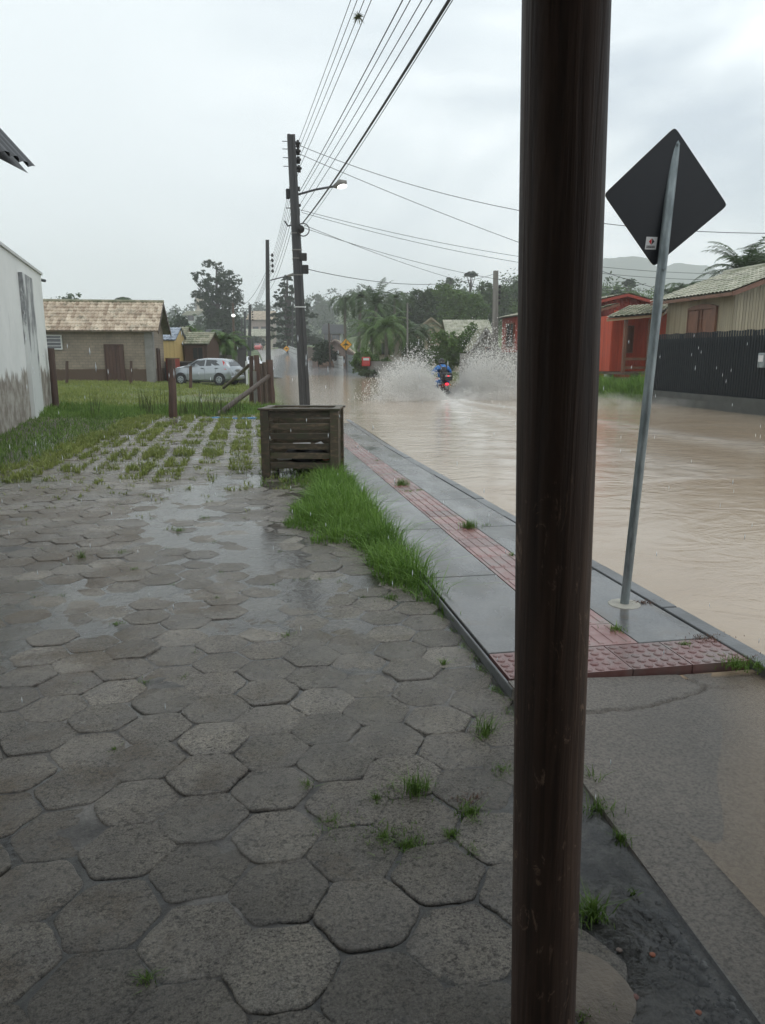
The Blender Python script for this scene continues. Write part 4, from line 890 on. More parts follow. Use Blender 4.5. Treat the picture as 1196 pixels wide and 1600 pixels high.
cable('fourth wire crossing right, lower of the close pair above the palms', wp(472, 332, DM), wp(1180, 437, 31), .62, .012)
cable('fifth wire crossing right from the splice on the lamp pole', wp(475, 356, DM), wp(1050, 452, 34), .7, .012)
cable('steep thin wire dropping from the lamp pole to the grey concrete pole', wp(476, 352, DM), wp(775, 452, 46), .2, .013)
cable('lowest cable sagging from the lamp pole to the grey concrete pole', wp(478, 420, DM), wp(773, 428, 46), .55, .018)
cable('wire from the grey concrete pole top toward the beige house', wp(778, 430, 46), wp(1010, 443, 32), .5, .013)
# plant caught on a wire
A = wp(466.5, 250.5, DM); d, fw = ray(561, 27); c = Vector((0, 0, EYE))+d*((A.z-.3-EYE)/d.z)
q = MB(); 
for i in range(60):
    v = Vector((rnd.gauss(0, 1), rnd.gauss(0, 1), rnd.gauss(.1, .8))).normalized()*rnd.uniform(.07, .15); q.tube([c, c+v*.5, c+v+Vector((0, 0, -.03))], [.008, .006, .001], 3, cap=False)
tag(q.build('air_plant', MT['leaf_olive'], None, loc=c), 'spiky air plant growing on a wire at the top of the picture', 'plant')

# ------------------------------------------------------------------ wooden post in front
m, nt, b, o = newmat('dark_varnished_post'); tcn = nt.nodes.new('ShaderNodeTexCoord')
def omap(sc): mp_ = nt.nodes.new('ShaderNodeMapping'); mp_.inputs['Scale'].default_value = sc; nt.links.new(tcn.outputs['Object'], mp_.inputs['Vector']); return mp_.outputs[0]
g1 = noisen(nt, omap((26, 26, .9)), 1.6, 7, .62, .5); g2 = noisen(nt, omap((3, 3, .8)), 1.6, 4)
c = ramp(nt, g1, [(.30, (.038, .025, .020)), (.72, (.145, .095, .072)), (.5, (.085, .054, .042))])
c = mixc(nt, ramp(nt, g2, [(.35, 0), (.7, .6)]), c, (.045, .030, .024))
sc1 = ramp(nt, noisen(nt, omap((11, 11, 4.2)), 1.8, 9, .74, 1.8), [(.585, 0), (.65, 1)]); sxx = nt.nodes.new('ShaderNodeSeparateXYZ'); nt.links.new(tcn.outputs['Object'], sxx.inputs[0])
lo = nt.nodes.new('ShaderNodeMapRange'); lo.inputs[1].default_value = 1.5; lo.inputs[2].default_value = 1.25; nt.links.new(sxx.outputs[2], lo.inputs[0])
c = mixc(nt, math_(nt, 'MULTIPLY', math_(nt, 'MULTIPLY', sc1, lo.outputs[0]), .5), c, (.40, .27, .19))
nt.links.new(c, b.inputs[0]); b.inputs['Roughness'].default_value = .55; b.inputs['Specular IOR Level'].default_value = .3; bump(nt, b, g1, .9, .006); MT['post'] = m
pc = wp(848, 1600, 1.46); ptp = wp(885, 0, 1.46)
ax = (ptp-pc)/(ptp.z-pc.z); p0 = pc+ax*(0-pc.z-.03); 
q = MB(); rings = []
for i in range(40):
    z = -.03+3.0*i/39; c = p0+ax*(z+.03); r_ = float(np.interp(z, [0, .7, 1.5, 2.2, 3], [.0735, .0745, .077, .0765, .075]))
    rings.append([c-p0+Vector((math.cos(2*math.pi*k/40), math.sin(2*math.pi*k/40), 0))*(r_+.0016*noise.noise(Vector((math.cos(k*math.pi/20)*2.5, math.sin(k*math.pi/20)*2.5, z*.7)))-(.004*max(0, 1-abs(k-27+2*math.sin(z*1.3))/.7) if z > 1.4 or z < .35 else 0)) for k in range(40)])
q.loft(rings); o = q.build('wooden_post', MT['post'], None, smooth=True, loc=None); o.location = p0
tag(o, 'big round dark-brown wooden post standing in the foreground, scratched and wet', 'post')
# porch the post carries, over and behind the viewer
h = thing('porch', 'wooden porch roof overhead that the big round post carries', 'porch', (0, 0, 0))
q = MB(); q.add([(-9, 1.75, 2.85), (3.5, 1.75, 2.85), (3.5, -5, 3.6), (-9, -5, 3.6), (-9, 1.75, 2.97), (3.5, 1.75, 2.97), (3.5, -5, 3.72), (-9, -5, 3.72)], [(0, 3, 2, 1), (4, 5, 6, 7), (0, 1, 5, 4), (1, 2, 6, 5), (2, 3, 7, 6), (3, 0, 4, 7)]); q.build('roof', MT['wood_log'], h)
q = MB(); q.box((-2.5, -3.2, 1.4), (13, .15, 3.2)); q.build('wall', MT['cream'], h)  # unseen wall added behind the viewer; cream bounces fill light onto the post

# ------------------------------------------------------------------ road sign seen from behind
sb = gp(976, 944, lambda x, y: Sz(y)+.06); DS = sb.dot(FV)
st = wp(1057, 214, DS-.06); ax = (st-sb)
t = thing('road_sign', 'black back of a diamond road sign on a leaning galvanised post beside the flood', 'road sign', sb)
q = MB(); q.tube([-ax*.02, ax*.35, ax*.7, ax], [.0275]*4, 20); q.build('post', MT['galv'], t, smooth=True, ang=50)
cs = [wp(1055, 198, DS-.10), wp(1136, 321, DS+.02), wp(1022, 417, DS+.0), wp(943, 304, DS-.10)]
cs = [c-sb for c in cs]; ctr = sum(cs, Vector())/4; nrm = (cs[2]-cs[0]).cross(cs[3]-cs[1]).normalized()
if nrm.dot(FV) < 0: nrm = -nrm
off = nrm*.0315
pp = (ax.dot(nrm)*.85); base_ = ctr-nrm*((ctr-ax*.8).dot(nrm))+nrm*.033
cs = [c-nrm*((c-base_).dot(nrm)) for c in cs]; ctr = sum(cs, Vector())/4
outl = []
for i in range(4):
    c, a, b_ = cs[i], cs[i-1], cs[(i+1) % 4]; ra = (a-c).normalized()*.035; rb = (b_-c).normalized()*.035
    outl += [c+ra, c+ra*.35+rb*.08, c+ra*.08+rb*.35, c+rb]
q = MB(); q.poly(outl, nrm*.003); q.build('panel', mat('black_sign_back', (.012, .014, .018), (.016, .018, .022), 3, .42, 30, .05), t)
m_y = mat('sign_yellow', (.70, .42, .02), (.66, .38, .02), 3, .4, 30, .02)
q = MB(); q.poly([v+nrm*.0032 for v in outl], nrm*.0012); q.build('sign_face', m_y, t)
# maker's sticker
u_ = (cs[1]-cs[3]).normalized(); u_ = (u_-ZV*u_.z).normalized(); u_ = (u_-nrm*u_.dot(nrm)).normalized(); v_ = nrm.cross(u_); v_ = v_ if v_.z > 0 else -v_
sc = wp(1014.5, 380, DS)-sb; sc = sc-nrm*((sc-base_).dot(nrm))-nrm*.0012
def onp(mb, pts, k): return mb.poly([sc+u_*a+v_*b_-nrm*k for a, b_ in pts], nrm*.0006)
q = MB(); onp(q, [(-.034, -.034), (.034, -.034), (.034, .034), (-.034, .034)], 0); stk = q.build('sticker', MT['plastic_white'], t)
q = MB(); onp(q, [(0, .026), (0, -.008), (-.016, .009)], .001); q.build('emblem', mat('sticker_red', (.6, .03, .03), (.55, .03, .03), 3, .5, 30, 0), stk)
q = MB(); onp(q, [(.0025, .026), (.0185, .009), (.0025, -.008)], .001); q.build('emblem', MT['black'], stk)
for r_ in (0, 1):
    q = MB(); xx = -.027
    while xx < .024:
        w = rnd.uniform(.002, .005); onp(q, [(xx, -.0185-.0075*r_), (xx+w, -.0185-.0075*r_), (xx+w, -.0135-.0075*r_), (xx, -.0135-.0075*r_)], .001); xx += w+.0012
    q.build('lettering', MT['black'], stk)
for tt_ in (.985, .745):
    c = ax*tt_; q = MB(); q.cyl(c-nrm*.026, c-nrm*.036, .009, n=6); q.build('bolt', MT['galv'], t)
q = MB(); q.tube([-ZV*.004, ZV*.004, ZV*.007], [.105, .10, .07], 14); o = q.build('footing', mat('pale_mortar', (.42, .40, .34), (.30, .285, .25), 14, .7, 40, .5), t)

# ------------------------------------------------------------------ slatted bin
fl, fr_ = gp(409, 746, lambda x, y: Pz(y)), gp(530, 747, lambda x, y: Pz(y)); 
ud = (fr_-fl); ud.z = 0; W_ = ud.length; ud.normalize(); vd = Vector((-ud.y, ud.x, 0)); DB = fl.dot(FV)
HB = wp(404, 637, DB).z-fl.z; DP = .72
t = thing('slatted_bin', 'weathered mossy slatted wooden waste bin at the end of the pavement grass', 'bin', (fl.x, fl.y, fl.z-.01), math.atan2(ud.y, ud.x))
for x_, y_ in ((.06, .05), (W_-.06, .05), (.06, DP-.05), (W_-.06, DP-.05)):
    q = MB(); q.box((x_, y_, (HB-.03)/2), (.115, .075, HB-.03)); q.build('corner_post', MT['wood_bin'], t, bevel=.004)
def slats(x0, y0, x1, y1, sx_, full=None):
    q = MB(); n = 6; sh_ = 0; hk = 1.45 if sx_ else 1
    for i in range(n):
        z = .17+(HB-.27)*i/(n-1)*.985; hh_ = (HB-.27)/5*(.66 if sx_ else .60)*hk
        if i == n-1: hh_ = .10; z = HB-.085
        elif i < n-1: z += sh_
        q.bar((x0, y0, z+rnd.gauss(0, .004)), (x1, y1, z+rnd.gauss(0, .004)), .022, hh_)
    q.build('slat_panel', MT['wood_bin'], t, bevel=.003)
slats(.118, .07, W_-.118, .07, 0); slats(.118, DP-.07, W_-.118, DP-.07, 1); slats(.05, .09, .05, DP-.09, 0); slats(W_-.05, .09, W_-.05, DP-.09, 1)
q = MB(); z_ = HB-.013
q.box((W_/2, .045, z_), (W_+.05, .10, .028)); q.box((W_/2, DP-.045, z_), (W_+.05, .10, .028)); q.box((.045, DP/2, z_-.001), (.10, DP-.194, .028)); q.box((W_-.045, DP/2, z_-.001), (.10, DP-.194, .028)); q.build('rim', MT['wood_bin'], t, bevel=.004)
q = MB(); q.box((W_/2, DP/2, .14), (W_-.24, DP-.2, .02)); q.build('floor', MT['wood_bin'], t)
def inb(x_, y_, z_): return Vector((fl.x, fl.y, fl.z))+ud*x_+vd*y_+ZV*z_
Mz = Matrix.Rotation(math.atan2(ud.y, ud.x), 4, 'Z')
q = MB(); q.box((0, 0, 0), (.26, .2, .05)); o = q.build('foam_tray', MT['plastic_white'], None, bevel=.012); o.location = inb(.52, .24, .42); o.rotation_euler = (0.05, -.03, math.atan2(ud.y, ud.x)); tag(o, 'white foam tray lying in the slatted bin', 'tray')
def lump(name, c, r, m, lab, cat, am=.25):
    q = MB(); q.ball((0, 0, 0), r, 18, 12); q.v = [tuple(Vector(v)*(1+am*noise.noise(Vector(v)*14+Vector(c)))) for v in q.v]; o = q.build(name, MT[m], None, smooth=True); o.location = c; tag(o, lab, cat)
lump('plastic_bag', inb(.80, .22, .42), (.09, .07, .05), 'plastic_white', 'crumpled white plastic bag beside the foam tray in the bin', 'bag', .5)
lump('rubbish_bag', inb(.55, .38, .27), (.30, .16, .12), 'black', 'black rubbish bag under the foam tray inside the slatted bin', 'bag', .5)
lump('orange_peel', inb(.88, .17, .245), (.045, .04, .035), 'orange', 'small orange fruit at the lower right inside the bin', 'fruit', .2)
lump('paper_scrap', inb(.28, .2, .235), (.13, .06, .02), 'plastic_white', 'flat pale paper scrap at the lower left inside the bin', 'rubbish', .6)

# ------------------------------------------------------------------ fence stakes, braces, hose
def stake(px, yt, yb, w, lab, D=None, m='wood_red', lean=0, sq=False, grp=None):
    b_ = gp(px+lean, yb, T) if D is None else wp(px+lean, yb, D); Dd = b_.dot(FV); t_ = wp(px, yt, Dd); b_.z = T(b_.x, b_.y)-.15; r_ = w*Dd/FPX/2; q = MB(); n = 9; rings = []
    for i in range(7):
        c = (t_-b_)*(i/6); rings.append([c+Vector((math.cos(2*math.pi*k/n)*r_, math.sin(2*math.pi*k/n)*r_*(.5 if sq else 1), 0))*(1.08-.14*i/6+.16*noise.noise(Vector((k*1.3+px, i*.8, 0)))) for k in range(n)])
    q.loft(rings); o = q.build('fence_stake', MT[m], None, smooth=True, ang=40); o.location = b_; return tag(o, lab, 'fence stake', grp)
G_ = 'old fence stakes round the field'
stake(268, 561, 653, 12, 'thick dark stake standing alone in front of the silver car', grp=G_, lean=3)
stake(205, 564, 607, 4.5, 'thin stake just right of the brick house door', grp=G_, D=38)
stake(105, 564, 608, 4.5, 'thin stake between the white building and the brick house door', grp=G_, D=38)
stake(298, 572, 607, 5, 'short stake in front of the car front wheel', grp=G_, D=38)
stake(80, 544, 640, 10, 'tall brown stake leaning at the corner of the white building', grp=G_, D=23.3, lean=8)
stake(393, 556, 622, 7, 'leftmost stake of the tight row beside the flood', grp=G_, D=27)
stake(401, 555, 633, 9, 'tallest stake, second in the tight row beside the flood', grp=G_, D=26, lean=4)
stake(407, 568, 628, 7, 'third stake of the tight row beside the flood', grp=G_, D=26.5, m='wood_log', lean=2)
stake(413, 566, 627, 7, 'fourth stake of the tight row, pale and split', grp=G_, D=26.6, m='wood_log', lean=2)
stake(421, 562, 632, 11, 'rightmost and thickest stake of the tight row beside the flood', grp=G_, D=25.4, lean=4)
stake(398, 580, 620, 6, 'short whitish stake in front of the tight row', grp=G_, D=25.8, m='conc_pole_pale', lean=2)
def logp(px0, py0, px1, py1, D0, D1, w, lab):
    a, b_ = wp(px0, py0, D0), wp(px1, py1, D1); q = MB(); r_ = w*(D0+D1)/2/FPX/2; q.tube([a, a.lerp(b_, .33)+ZV*.01, a.lerp(b_, .66)-ZV*.01, b_], [r_*1.1, r_, r_, r_*.9], 9)
    tag(q.build('brace_log', MT['wood_log'], None, smooth=True, ang=50, loc=a), lab, 'log')
logp(337, 651, 420, 588, gp(337, 651, T).dot(FV), 25.2, 8, 'thick log propped slanting against the tight row of stakes')
logp(350, 606, 389, 571, 37, 27.2, 5, 'thinner log slanting from the field to the leftmost stake of the row')
a, b_ = gp(330, 655, T), gp(402, 656, T); q = MB(); q.tube([a.lerp(b_, i/14)+Vector((0, .12*math.sin(i*.6), .03)) for i in range(15)], .028, 8)
tag(q.build('hose', mat('blue_hose', (.05, .22, .42), (.04, .18, .36), 4, .4, 30, 0), None, smooth=True, loc=a), 'pale blue hose lying on the grass left of the slatted bin', 'hose')
# stones near the post
def rock(px, py, r, lab, m, D=None, grp=None, sq=(1, 1, .5)):
    c = gp(px, py, lambda x, y: Pz(y)-.0); q = MB(); q.ball((0, 0, 0), (r*sq[0], r*sq[1], r*sq[2]), 26, 16); 
    q.v = [tuple(Vector(v)*(1+.16*noise.noise(Vector(v)*(3/r*.3)+c*7)+.05*noise.noise(Vector(v)*(1.2/r)+c))) for v in q.v]; o = q.build('stone', m, None, smooth=True); o.location = (c.x, c.y, c.z-.004); return tag(o, lab, 'stone', grp)
m_st = mat('sandy_stone', (.17, .135, .10), (.10, .08, .06), 14, .5, 70, .8, .008)
rock(925, 1545, .125, 'large rough sandy-brown stone at the foot of the big wooden post', m_st, sq=(.82, .95, .14))
rock(1020, 1490, .009, 'tiny orange brick chip on the dark gravel near the large stone', mat('brick_chip', (.30, .09, .04), (.2, .06, .03), 30, .6, 60, .3)); rock(968, 1483, .009, 'small pale orange pebble just above the large stone', mat('pebble_pink', (.14, .09, .07), (.10, .07, .055), 20, .5, 60, .3))
rock(993, 1556, .010, 'dark red pebble right of the large stone', mat('pebble_red', (.16, .05, .035), (.1, .04, .03), 20, .5, 60, .3)); rock(1092, 1580, .008, 'small orange chip at the driveway edge, lower right', S.objects['stone.001'].data.materials[0])
gp_ = []; gv = []; gf = []; ga = []
bx = [(-1, -1, -.6), (1, -1, -.6), (1, 1, -.6), (-1, 1, -.6), (-.6, -.7, .6), (.7, -.6, .6), (.6, .7, .6), (-.7, .6, .6)]
for i in range(1500):
    y = rnd.uniform(.9, 2.6); x = rnd.uniform(.86 if y < 2 else 1.0, 1.15); s_ = abs(rnd.gauss(0, .006))+.002; a = rnd.uniform(0, 6.28); b0 = len(gv); r_ = rnd.random()
    for p in bx: gv.append((x+s_*(p[0]*math.cos(a)-p[1]*math.sin(a)), y+s_*(p[0]*math.sin(a)+p[1]*math.cos(a)), Pz(y)-.026+s_*p[2]*.7)); ga.append(r_)
    gf += [(b0+f0, b0+f1, b0+f2, b0+f3) for f0, f1, f2, f3 in ((0, 3, 2, 1), (4, 5, 6, 7), (0, 1, 5, 4), (1, 2, 6, 5), (2, 3, 7, 6), (3, 0, 4, 7))]
tag(npmesh('gravel', gv, gf, mat('gravel_stones', (.10, .095, .09), (.05, .048, .046), 60, .5, 80, .3, rv=.5), attrs={'rnd': ga}, smooth=True), kind='stuff')

# ------------------------------------------------------------------ silver hatchback
def car(loc, rz, label, cat='car', paint='car_silver', sc=1):
    t = thing('parked_car', label, cat, loc, rz); t.scale = (sc,)*3
    st_ = [ # x, bottom z, beltline z, roof z, half width, half roof width
        (-1.93, .42, .62, .63, .62, .5), (-1.86, .27, .80, .84, .76, .60), (-1.60, .22, .92, .98, .81, .60), (-1.10, .20, .96, 1.06, .83, .60), (-.92, .20, .97, 1.12, .835, .60), (-.30, .20, .99, 1.42, .84, .585),
        (.30, .20, 1.0, 1.49, .84, .585), (.95, .20, 1.02, 1.47, .84, .575), (1.45, .22, 1.04, 1.40, .83, .56), (1.62, .24, 1.03, 1.30, .81, .56), (1.86, .28, .98, 1.02, .77, .60), (1.95, .36, .72, .74, .72, .5)]
    rings = []
    for x, zb, zs, zr, w, wr in st_:
        half = [(w*.86, zb), (w*.985, zb+.10), (w, (zb+zs)/2), (w*.99, zs-.05), (w*.955, zs), (wr+.02, zr-.05), (wr*.86, zr-.008)]
        rings.append([Vector((x, a, b_)) for a, b_ in half]+[Vector((x, 0, zr))]+[Vector((x, -a, b_)) for a, b_ in reversed(half)]+[Vector((x, 0, zb))])
    q = MB(); q.loft(rings); bd = q.build('body', MT[paint], t, smooth=True, ang=35)
    def side(x, z, s_, off=.006):
        for i in range(len(st_)-1):
            if st_[i][0] <= x <= st_[i+1][0]: k = (x-st_[i][0])/(st_[i+1][0]-st_[i][0]); v_ = [a+(b_-a)*k for a, b_ in zip(st_[i], st_[i+1])]; break
        _, zb, zs, zr, w, wr = v_
        y = float(np.interp(z, [zb, zb+.10, (zb+zs)/2, zs-.05, zs, zr-.05, zr], [w*.86, w*.985, w, w*.99, w*.955, wr+.02, wr*.86]))
        return Vector((x, s_*(y+off), z))
    for s_ in (-1, 1):
        for nm, pts in (('side_window', [(-.72, 1.03), (-.30, 1.31), (.28, 1.39), (.28, 1.05)]), ('side_window', [(.36, 1.05), (.36, 1.39), (.95, 1.37), (1.25, 1.20), (1.25, 1.09)])):
            q = MB(); P = [side(x, z, s_) for x, z in pts]; q.add(P, [tuple(range(len(P))) if s_ < 0 else tuple(range(len(P)-1, -1, -1))]); q.build(nm, MT['glass'], t)
        q = MB(); P = [side(x, z, s_, .012) for x, z in ((1.32, 1.36), (1.47, 1.28), (1.66, 1.06), (1.66, .86), (1.55, .88), (1.48, 1.10))]; q.add(P+[p+Vector((0, -s_*.03, 0)) for p in P], [tuple(range(6)), tuple(range(11, 5, -1))]+[(i, (i+1) % 6, 6+(i+1) % 6, 6+i) for i in range(6)]); q.build('tail_light', MT['tail_red'], t)
        q = MB(); P = [side(x, z, s_, .01) for x, z in ((-1.84, .62), (-1.52, .80), (-1.56, .68), (-1.80, .54))]; q.add(P, [(0, 1, 2, 3)]); q.build('headlight', MT['lampglass'], t)
        for x in (.18, 1.05): q = MB(); p = side(x, .93, s_, .02); q.bar(p-Vector((.09, 0, 0)), p+Vector((.09, 0, 0)), .03, .03); q.build('door_handle', MT['black'], t)
        q = MB(); p = side(-.62, 1.03, s_, .09); q.box(p, (.10, .16, .12)); q.build('mirror', MT[paint], t, bevel=.03)
        q = MB()
        for x in (-.78, .32, 1.0):
            P = [side(x, z, s_, .004) for z in (.3, .5, .7, .9, 1.0)]; q.tube(P, .006, 4)
        q.build('door_gap', MT['black'], t)
        for x in (-1.22, 1.22):
            q = MB(); q.cyl((x, s_*.80, .33), (x, s_*.845, .33), .36, n=28); q.build('wheel_arch', MT['black'], t)
            q = MB(); q.tube([(x, s_*.70, .30), (x, s_*.72, .30), (x, s_*.86, .30), (x, s_*.875, .30)], [.27, .30, .30, .27], 28); wh = q.build('wheel', MT['rubber'], t)
            q = MB(); q.tube([(x, s_*.87, .30), (x, s_*.885, .30)], [.20, .19], 24)
            q.build('rim', MT['car_silver'], wh)
            for k in range(6):
                a = k*math.pi/3; q = MB(); q.bar((x+.05*math.cos(a), s_*.888, .30+.05*math.sin(a)), (x+.0001+.15*math.cos(a), s_*.888, .30+.15*math.sin(a)), .035, .012, up=Vector((0, 1, 0))) if False else q.ball((x+.12*math.cos(a+.5), s_*.886, .30+.12*math.sin(a+.5)), (.036, .006, .036), 8, 5); q.build('rim_hole', MT['black'], wh)
    q = MB(); q.add([(1.615, -.47, 1.27), (1.615, .47, 1.27), (1.80, .55, 1.07), (1.80, -.55, 1.07)], [(0, 1, 2, 3)]); q.v = [(a+.035, b_, c) for a, b_, c in q.v]; q.build('rear_window', MT['glass'], t)
    q = MB(); q.add([(-.30, -.5, 1.41), (-.30, .5, 1.41), (-.86, .56, 1.14), (-.86, -.56, 1.14)], [(0, 1, 2, 3)]); q.v = [(a-.03, b_, c+.02) for a, b_, c in q.v]; q.build('windscreen', MT['glass'], t)
    q = MB(); q.box((1.93, 0, .42), (.12, 1.5, .20)); q.build('bumper', MT[paint], t, bevel=.05); q = MB(); q.box((1.955, 0, .80), (.02, .42, .12)); q.build('number_plate', MT['conc_pole_pale'], t)
    return t
m = mat('silver_paint', (.38, .41, .43), (.33, .36, .38), 1, .25, 30, 0, metal=.5, coat=.5); MT['car_silver'] = m
m, nt, b, o = newmat('tail_red'); b.inputs['Base Color'].default_value = (.45, .02, .02, 1); b.inputs['Roughness'].default_value = .15; MT['tail_red'] = m
m, nt, b, o = newmat('lampglass'); b.inputs['Base Color'].default_value = (.6, .62, .62, 1); b.inputs['Roughness'].default_value = .1; MT['lampglass'] = m
MT['car_white'] = mat('white_car_paint', (.6, .62, .63), (.55, .57, .58), 1, .25, 30, 0, coat=.5); MT['car_red'] = mat('red_car_paint', (.5, .02, .015), (.4, .02, .015), 1, .25, 30, 0, coat=.5)
cc = wp(325, 598, 43); cc.z = T(cc.x, cc.y)+.02
car(cc, math.atan2(RV.y, RV.x)-math.radians(17), 'silver hatchback parked side-on beyond the field, left of the grey gate pillar')
pl = MB(); pl.box((0, 0, .05), (1.0, 1.0, .1))
cc = wp(396, 572, 72); cc.z = T(cc.x, cc.y)+.02; car(cc, math.radians(95), 'small white car far away on the left roadside behind the stakes', paint='car_white')
cc = wp(403, 545, 205); cc.z = T(cc.x, cc.y)+.1; car(cc, math.radians(80), 'tiny red car on the crest of the road', paint='car_red', sc=1.3)

# ------------------------------------------------------------------ small houses behind the car, gate pillar, low wall
def shed(px0, px1, ye, yr, yb, D, dep_, wm, rm, label, ov=.3, name='house', wins=(), doors=(), yaw=0, group=None, rise=None, gable=False, gm='wood_win'):
    a = wp(px0, yb, D); b_ = wp(px1, yb, D); zb_ = a.z; g0 = min(T(a.x, a.y), T(b_.x, b_.y))-.3; w = (b_-a).length; ze = wp(px0, ye, D).z; 
    h = thing(name, label, 'house', (a.x, a.y, 0), math.atan2(RV.y, RV.x)+yaw, group); zr = wp(px0, yr, D+(0 if gable else dep_/2)).z if rise is None else ze+rise
    q = MB()
    if not gable:
        q.add([(0, 0, g0), (w, 0, g0), (w, 0, ze), (0, 0, ze)], [(0, 1, 2, 3)]); q.add([(0, dep_, g0), (w, dep_, g0), (w, dep_, ze), (0, dep_, ze)], [(3, 2, 1, 0)])
        for x in (0, w): q.add([(x, 0, g0), (x, dep_, g0), (x, dep_, ze), (x, dep_/2, zr-.08), (x, 0, ze)], [(0, 1, 2, 3, 4)])
        q.build('wall', MT[wm], h); k = (zr-ze)/(dep_/2)
        tiled_roof('roof', (-ov, -ov, ze-ov*k+.05), (w+ov, -ov, ze-ov*k+.05), (w+ov, dep_/2, zr), (-ov, dep_/2, zr), MT[rm], h, .25, .4)
        tiled_roof('roof', (-ov, dep_+ov, ze-ov*k+.05), (w+ov, dep_+ov, ze-ov*k+.05), (w+ov, dep_/2, zr), (-ov, dep_/2, zr), MT[rm], h, .25, .4)
    else:
        for y in (0, dep_): q.add([(0, y, g0), (w, y, g0), (w, y, ze), (w/2, y, zr-.08), (0, y, ze)], [(0, 1, 2, 3, 4)])
        for x in (0, w): q.add([(x, 0, g0), (x, dep_, g0), (x, dep_, ze), (x, 0, ze)], [(0, 1, 2, 3)])
        q.build('wall', MT[wm], h); k = (zr-ze)/(w/2)
        tiled_roof('roof', (-ov, -ov, ze-ov*k+.05), (-ov, dep_+ov, ze-ov*k+.05), (w/2, dep_+ov, zr), (w/2, -ov, zr), MT[rm], h, .25, .4)
        tiled_roof('roof', (w+ov, -ov, ze-ov*k+.05), (w+ov, dep_+ov, ze-ov*k+.05), (w/2, dep_+ov, zr), (w/2, -ov, zr), MT[rm], h, .25, .4)
        q = MB(); q.bar((-ov, -ov, ze-ov*k-.02), (w/2, -ov, zr-.07), .04, .16); q.bar((w+ov, -ov, ze-ov*k-.02), (w/2, -ov, zr-.07), .04, .16); q.build('bargeboard', MT[wm], h)
    for (fx, py, ww, hh_) in wins: window(h, (w*fx, -.02, wp(px0, py, D).z), (1, 0, 0), ww, hh_, (0, -1, 0), 2, 1, gm)
    for (fx, py, ww, hh_) in doors: door(h, (w*fx, -.02, wp(px0, py, D).z), (1, 0, 0), ww, hh_, (0, -1, 0), 'pl_brown')
    return h
shed(256, 275, 531, 512, 575, 52, 3, 'pl_yellow', 'tile_blue', 'yellow shed with bluish tiled roof just right of the brick house', ov=.12)
shed(276, 287, 531, 511, 575, 56, 4, 'pl_beige', 'tile_moss', 'narrow pale lean-to with mossy roof between yellow and brown sheds', ov=.1)
shed(290, 325, 537, 519, 575, 54, 4, 'pl_brown', 'tile_moss', 'brown plank shed with pale mossy tiled roof behind the silver car', ov=.2, wins=((.6, 552, .8, .9),), gm='pl_brown')
shed(322, 338, 527, 515, 570, 75, 5, 'grey_wall', 'tile_dark', 'grey two-storey house with dark roof below the eucalyptus', ov=.3, wins=((.5, 540, .8, .8),))
a = wp(252, 590, 47); b_ = wp(384, 590, 47); lowwall('low_wall', 'dark low wall behind the silver car', (a.x, a.y, 0), (b_.x, b_.y, 0), -.4, wp(300, 566, 47).z, 'dark_wall')
a = wp(320, 570, 60); b_ = wp(378, 570, 60); lowwall('low_wall', 'brown-grey block wall with pale top behind the dark wall, right of the sheds', (a.x, a.y, 0), (b_.x, b_.y, 0), -.4, wp(300, 556, 60).z, 'grey_wall')
c = wp(380, 596, 44.5); zt_ = wp(380, 545, 44.5).z; t = thing('gate_pillar', 'dark square gate pillar with flat cap right of the silver car', 'pillar', (c.x, c.y, -.3)); q = MB(); q.box((0, 0, (zt_+.3)/2), (.5, .5, zt_+.3)); q.build('shaft', MT['dark_wall'], t, bevel=.02); q = MB(); q.box((0, 0, zt_+.34), (.6, .6, .07)); q.build('cap', MT['dark_wall'], t)
c = wp(386.5, 596, 42); q = MB(); q.box((0, 0, .75), (.12, .12, 1.7)); o = q.build('gate_post', MT['white_paint'], None, bevel=.01); o.location = (c.x, c.y, -.3); tag(o, 'slim white gate post just right of the dark pillar', 'post')
c = wp(271, 580, 46); t = thing('red_drum', 'dull red drum standing between the brick house and silver car', 'drum', (c.x, c.y, T(c.x, c.y))); q = MB(); q.tube([(0, 0, -.1), (0, 0, 1.35)], .42, 16); q.build('shell', mat('dull_red', (.30, .05, .035), (.2, .04, .03), 4, .6, 20, .3), t, smooth=True, ang=40); q = MB(); q.tube([(0, 0, 1.36), (0, 0, 1.40)], .44, 16); q.build('lid', MT['pl_brown'], t)

# houses beyond the flood
shed(489, 560, 558, 530, 590, 84, 10, 'pl_pink', 'tile_clay', 'pinkish house with low red-edged gable behind the palms', gable=True, ov=.5, wins=((.25, 566, 1.4, 1.3), (.6, 566, 1.2, 1.3)))
shed(585, 640, 530, 508, 590, 74, 9, 'cream', 'tile_moss', 'cream house with low gable roof behind the bushy palms', gable=True, ov=.5, wins=((.3, 545, 1.2, 1.2),))
shed(640, 705, 523, 496, 590, 82, 9, 'pl_beige', 'tile_moss', 'long brownish gabled house behind the splash, left of the hedge', gable=True, ov=.5)
shed(705, 762, 524, 500, 590, 66, 8, 'cream', 'tile_pale', 'house with broad grey-green tiled roof left of the concrete pole', ov=.5)
shed(742, 772, 536, 512, 590, 55, 5, 'grey_wall', 'tile_moss', 'small grey house with gabled tiled roof beside the concrete pole', gable=True, ov=.4, wins=((.75, 550, .7, .7),))
shed(508, 533, 520, 507, 560, 150, 9, 'white_paint', 'tile_dark', 'white and grey house with dark roof on the far slope left of the palms', ov=.6, wins=((.2, 527, 1.5, 1.6), (.7, 529, 1.6, 1.6)))
shed(392, 424, 498, 486, 560, 250, 14, 'pl_pink', 'tile_clay', 'pale house with red roof at the end of the road', ov=1, wins=((.3, 515, 2, 2), (.7, 515, 2, 2)))
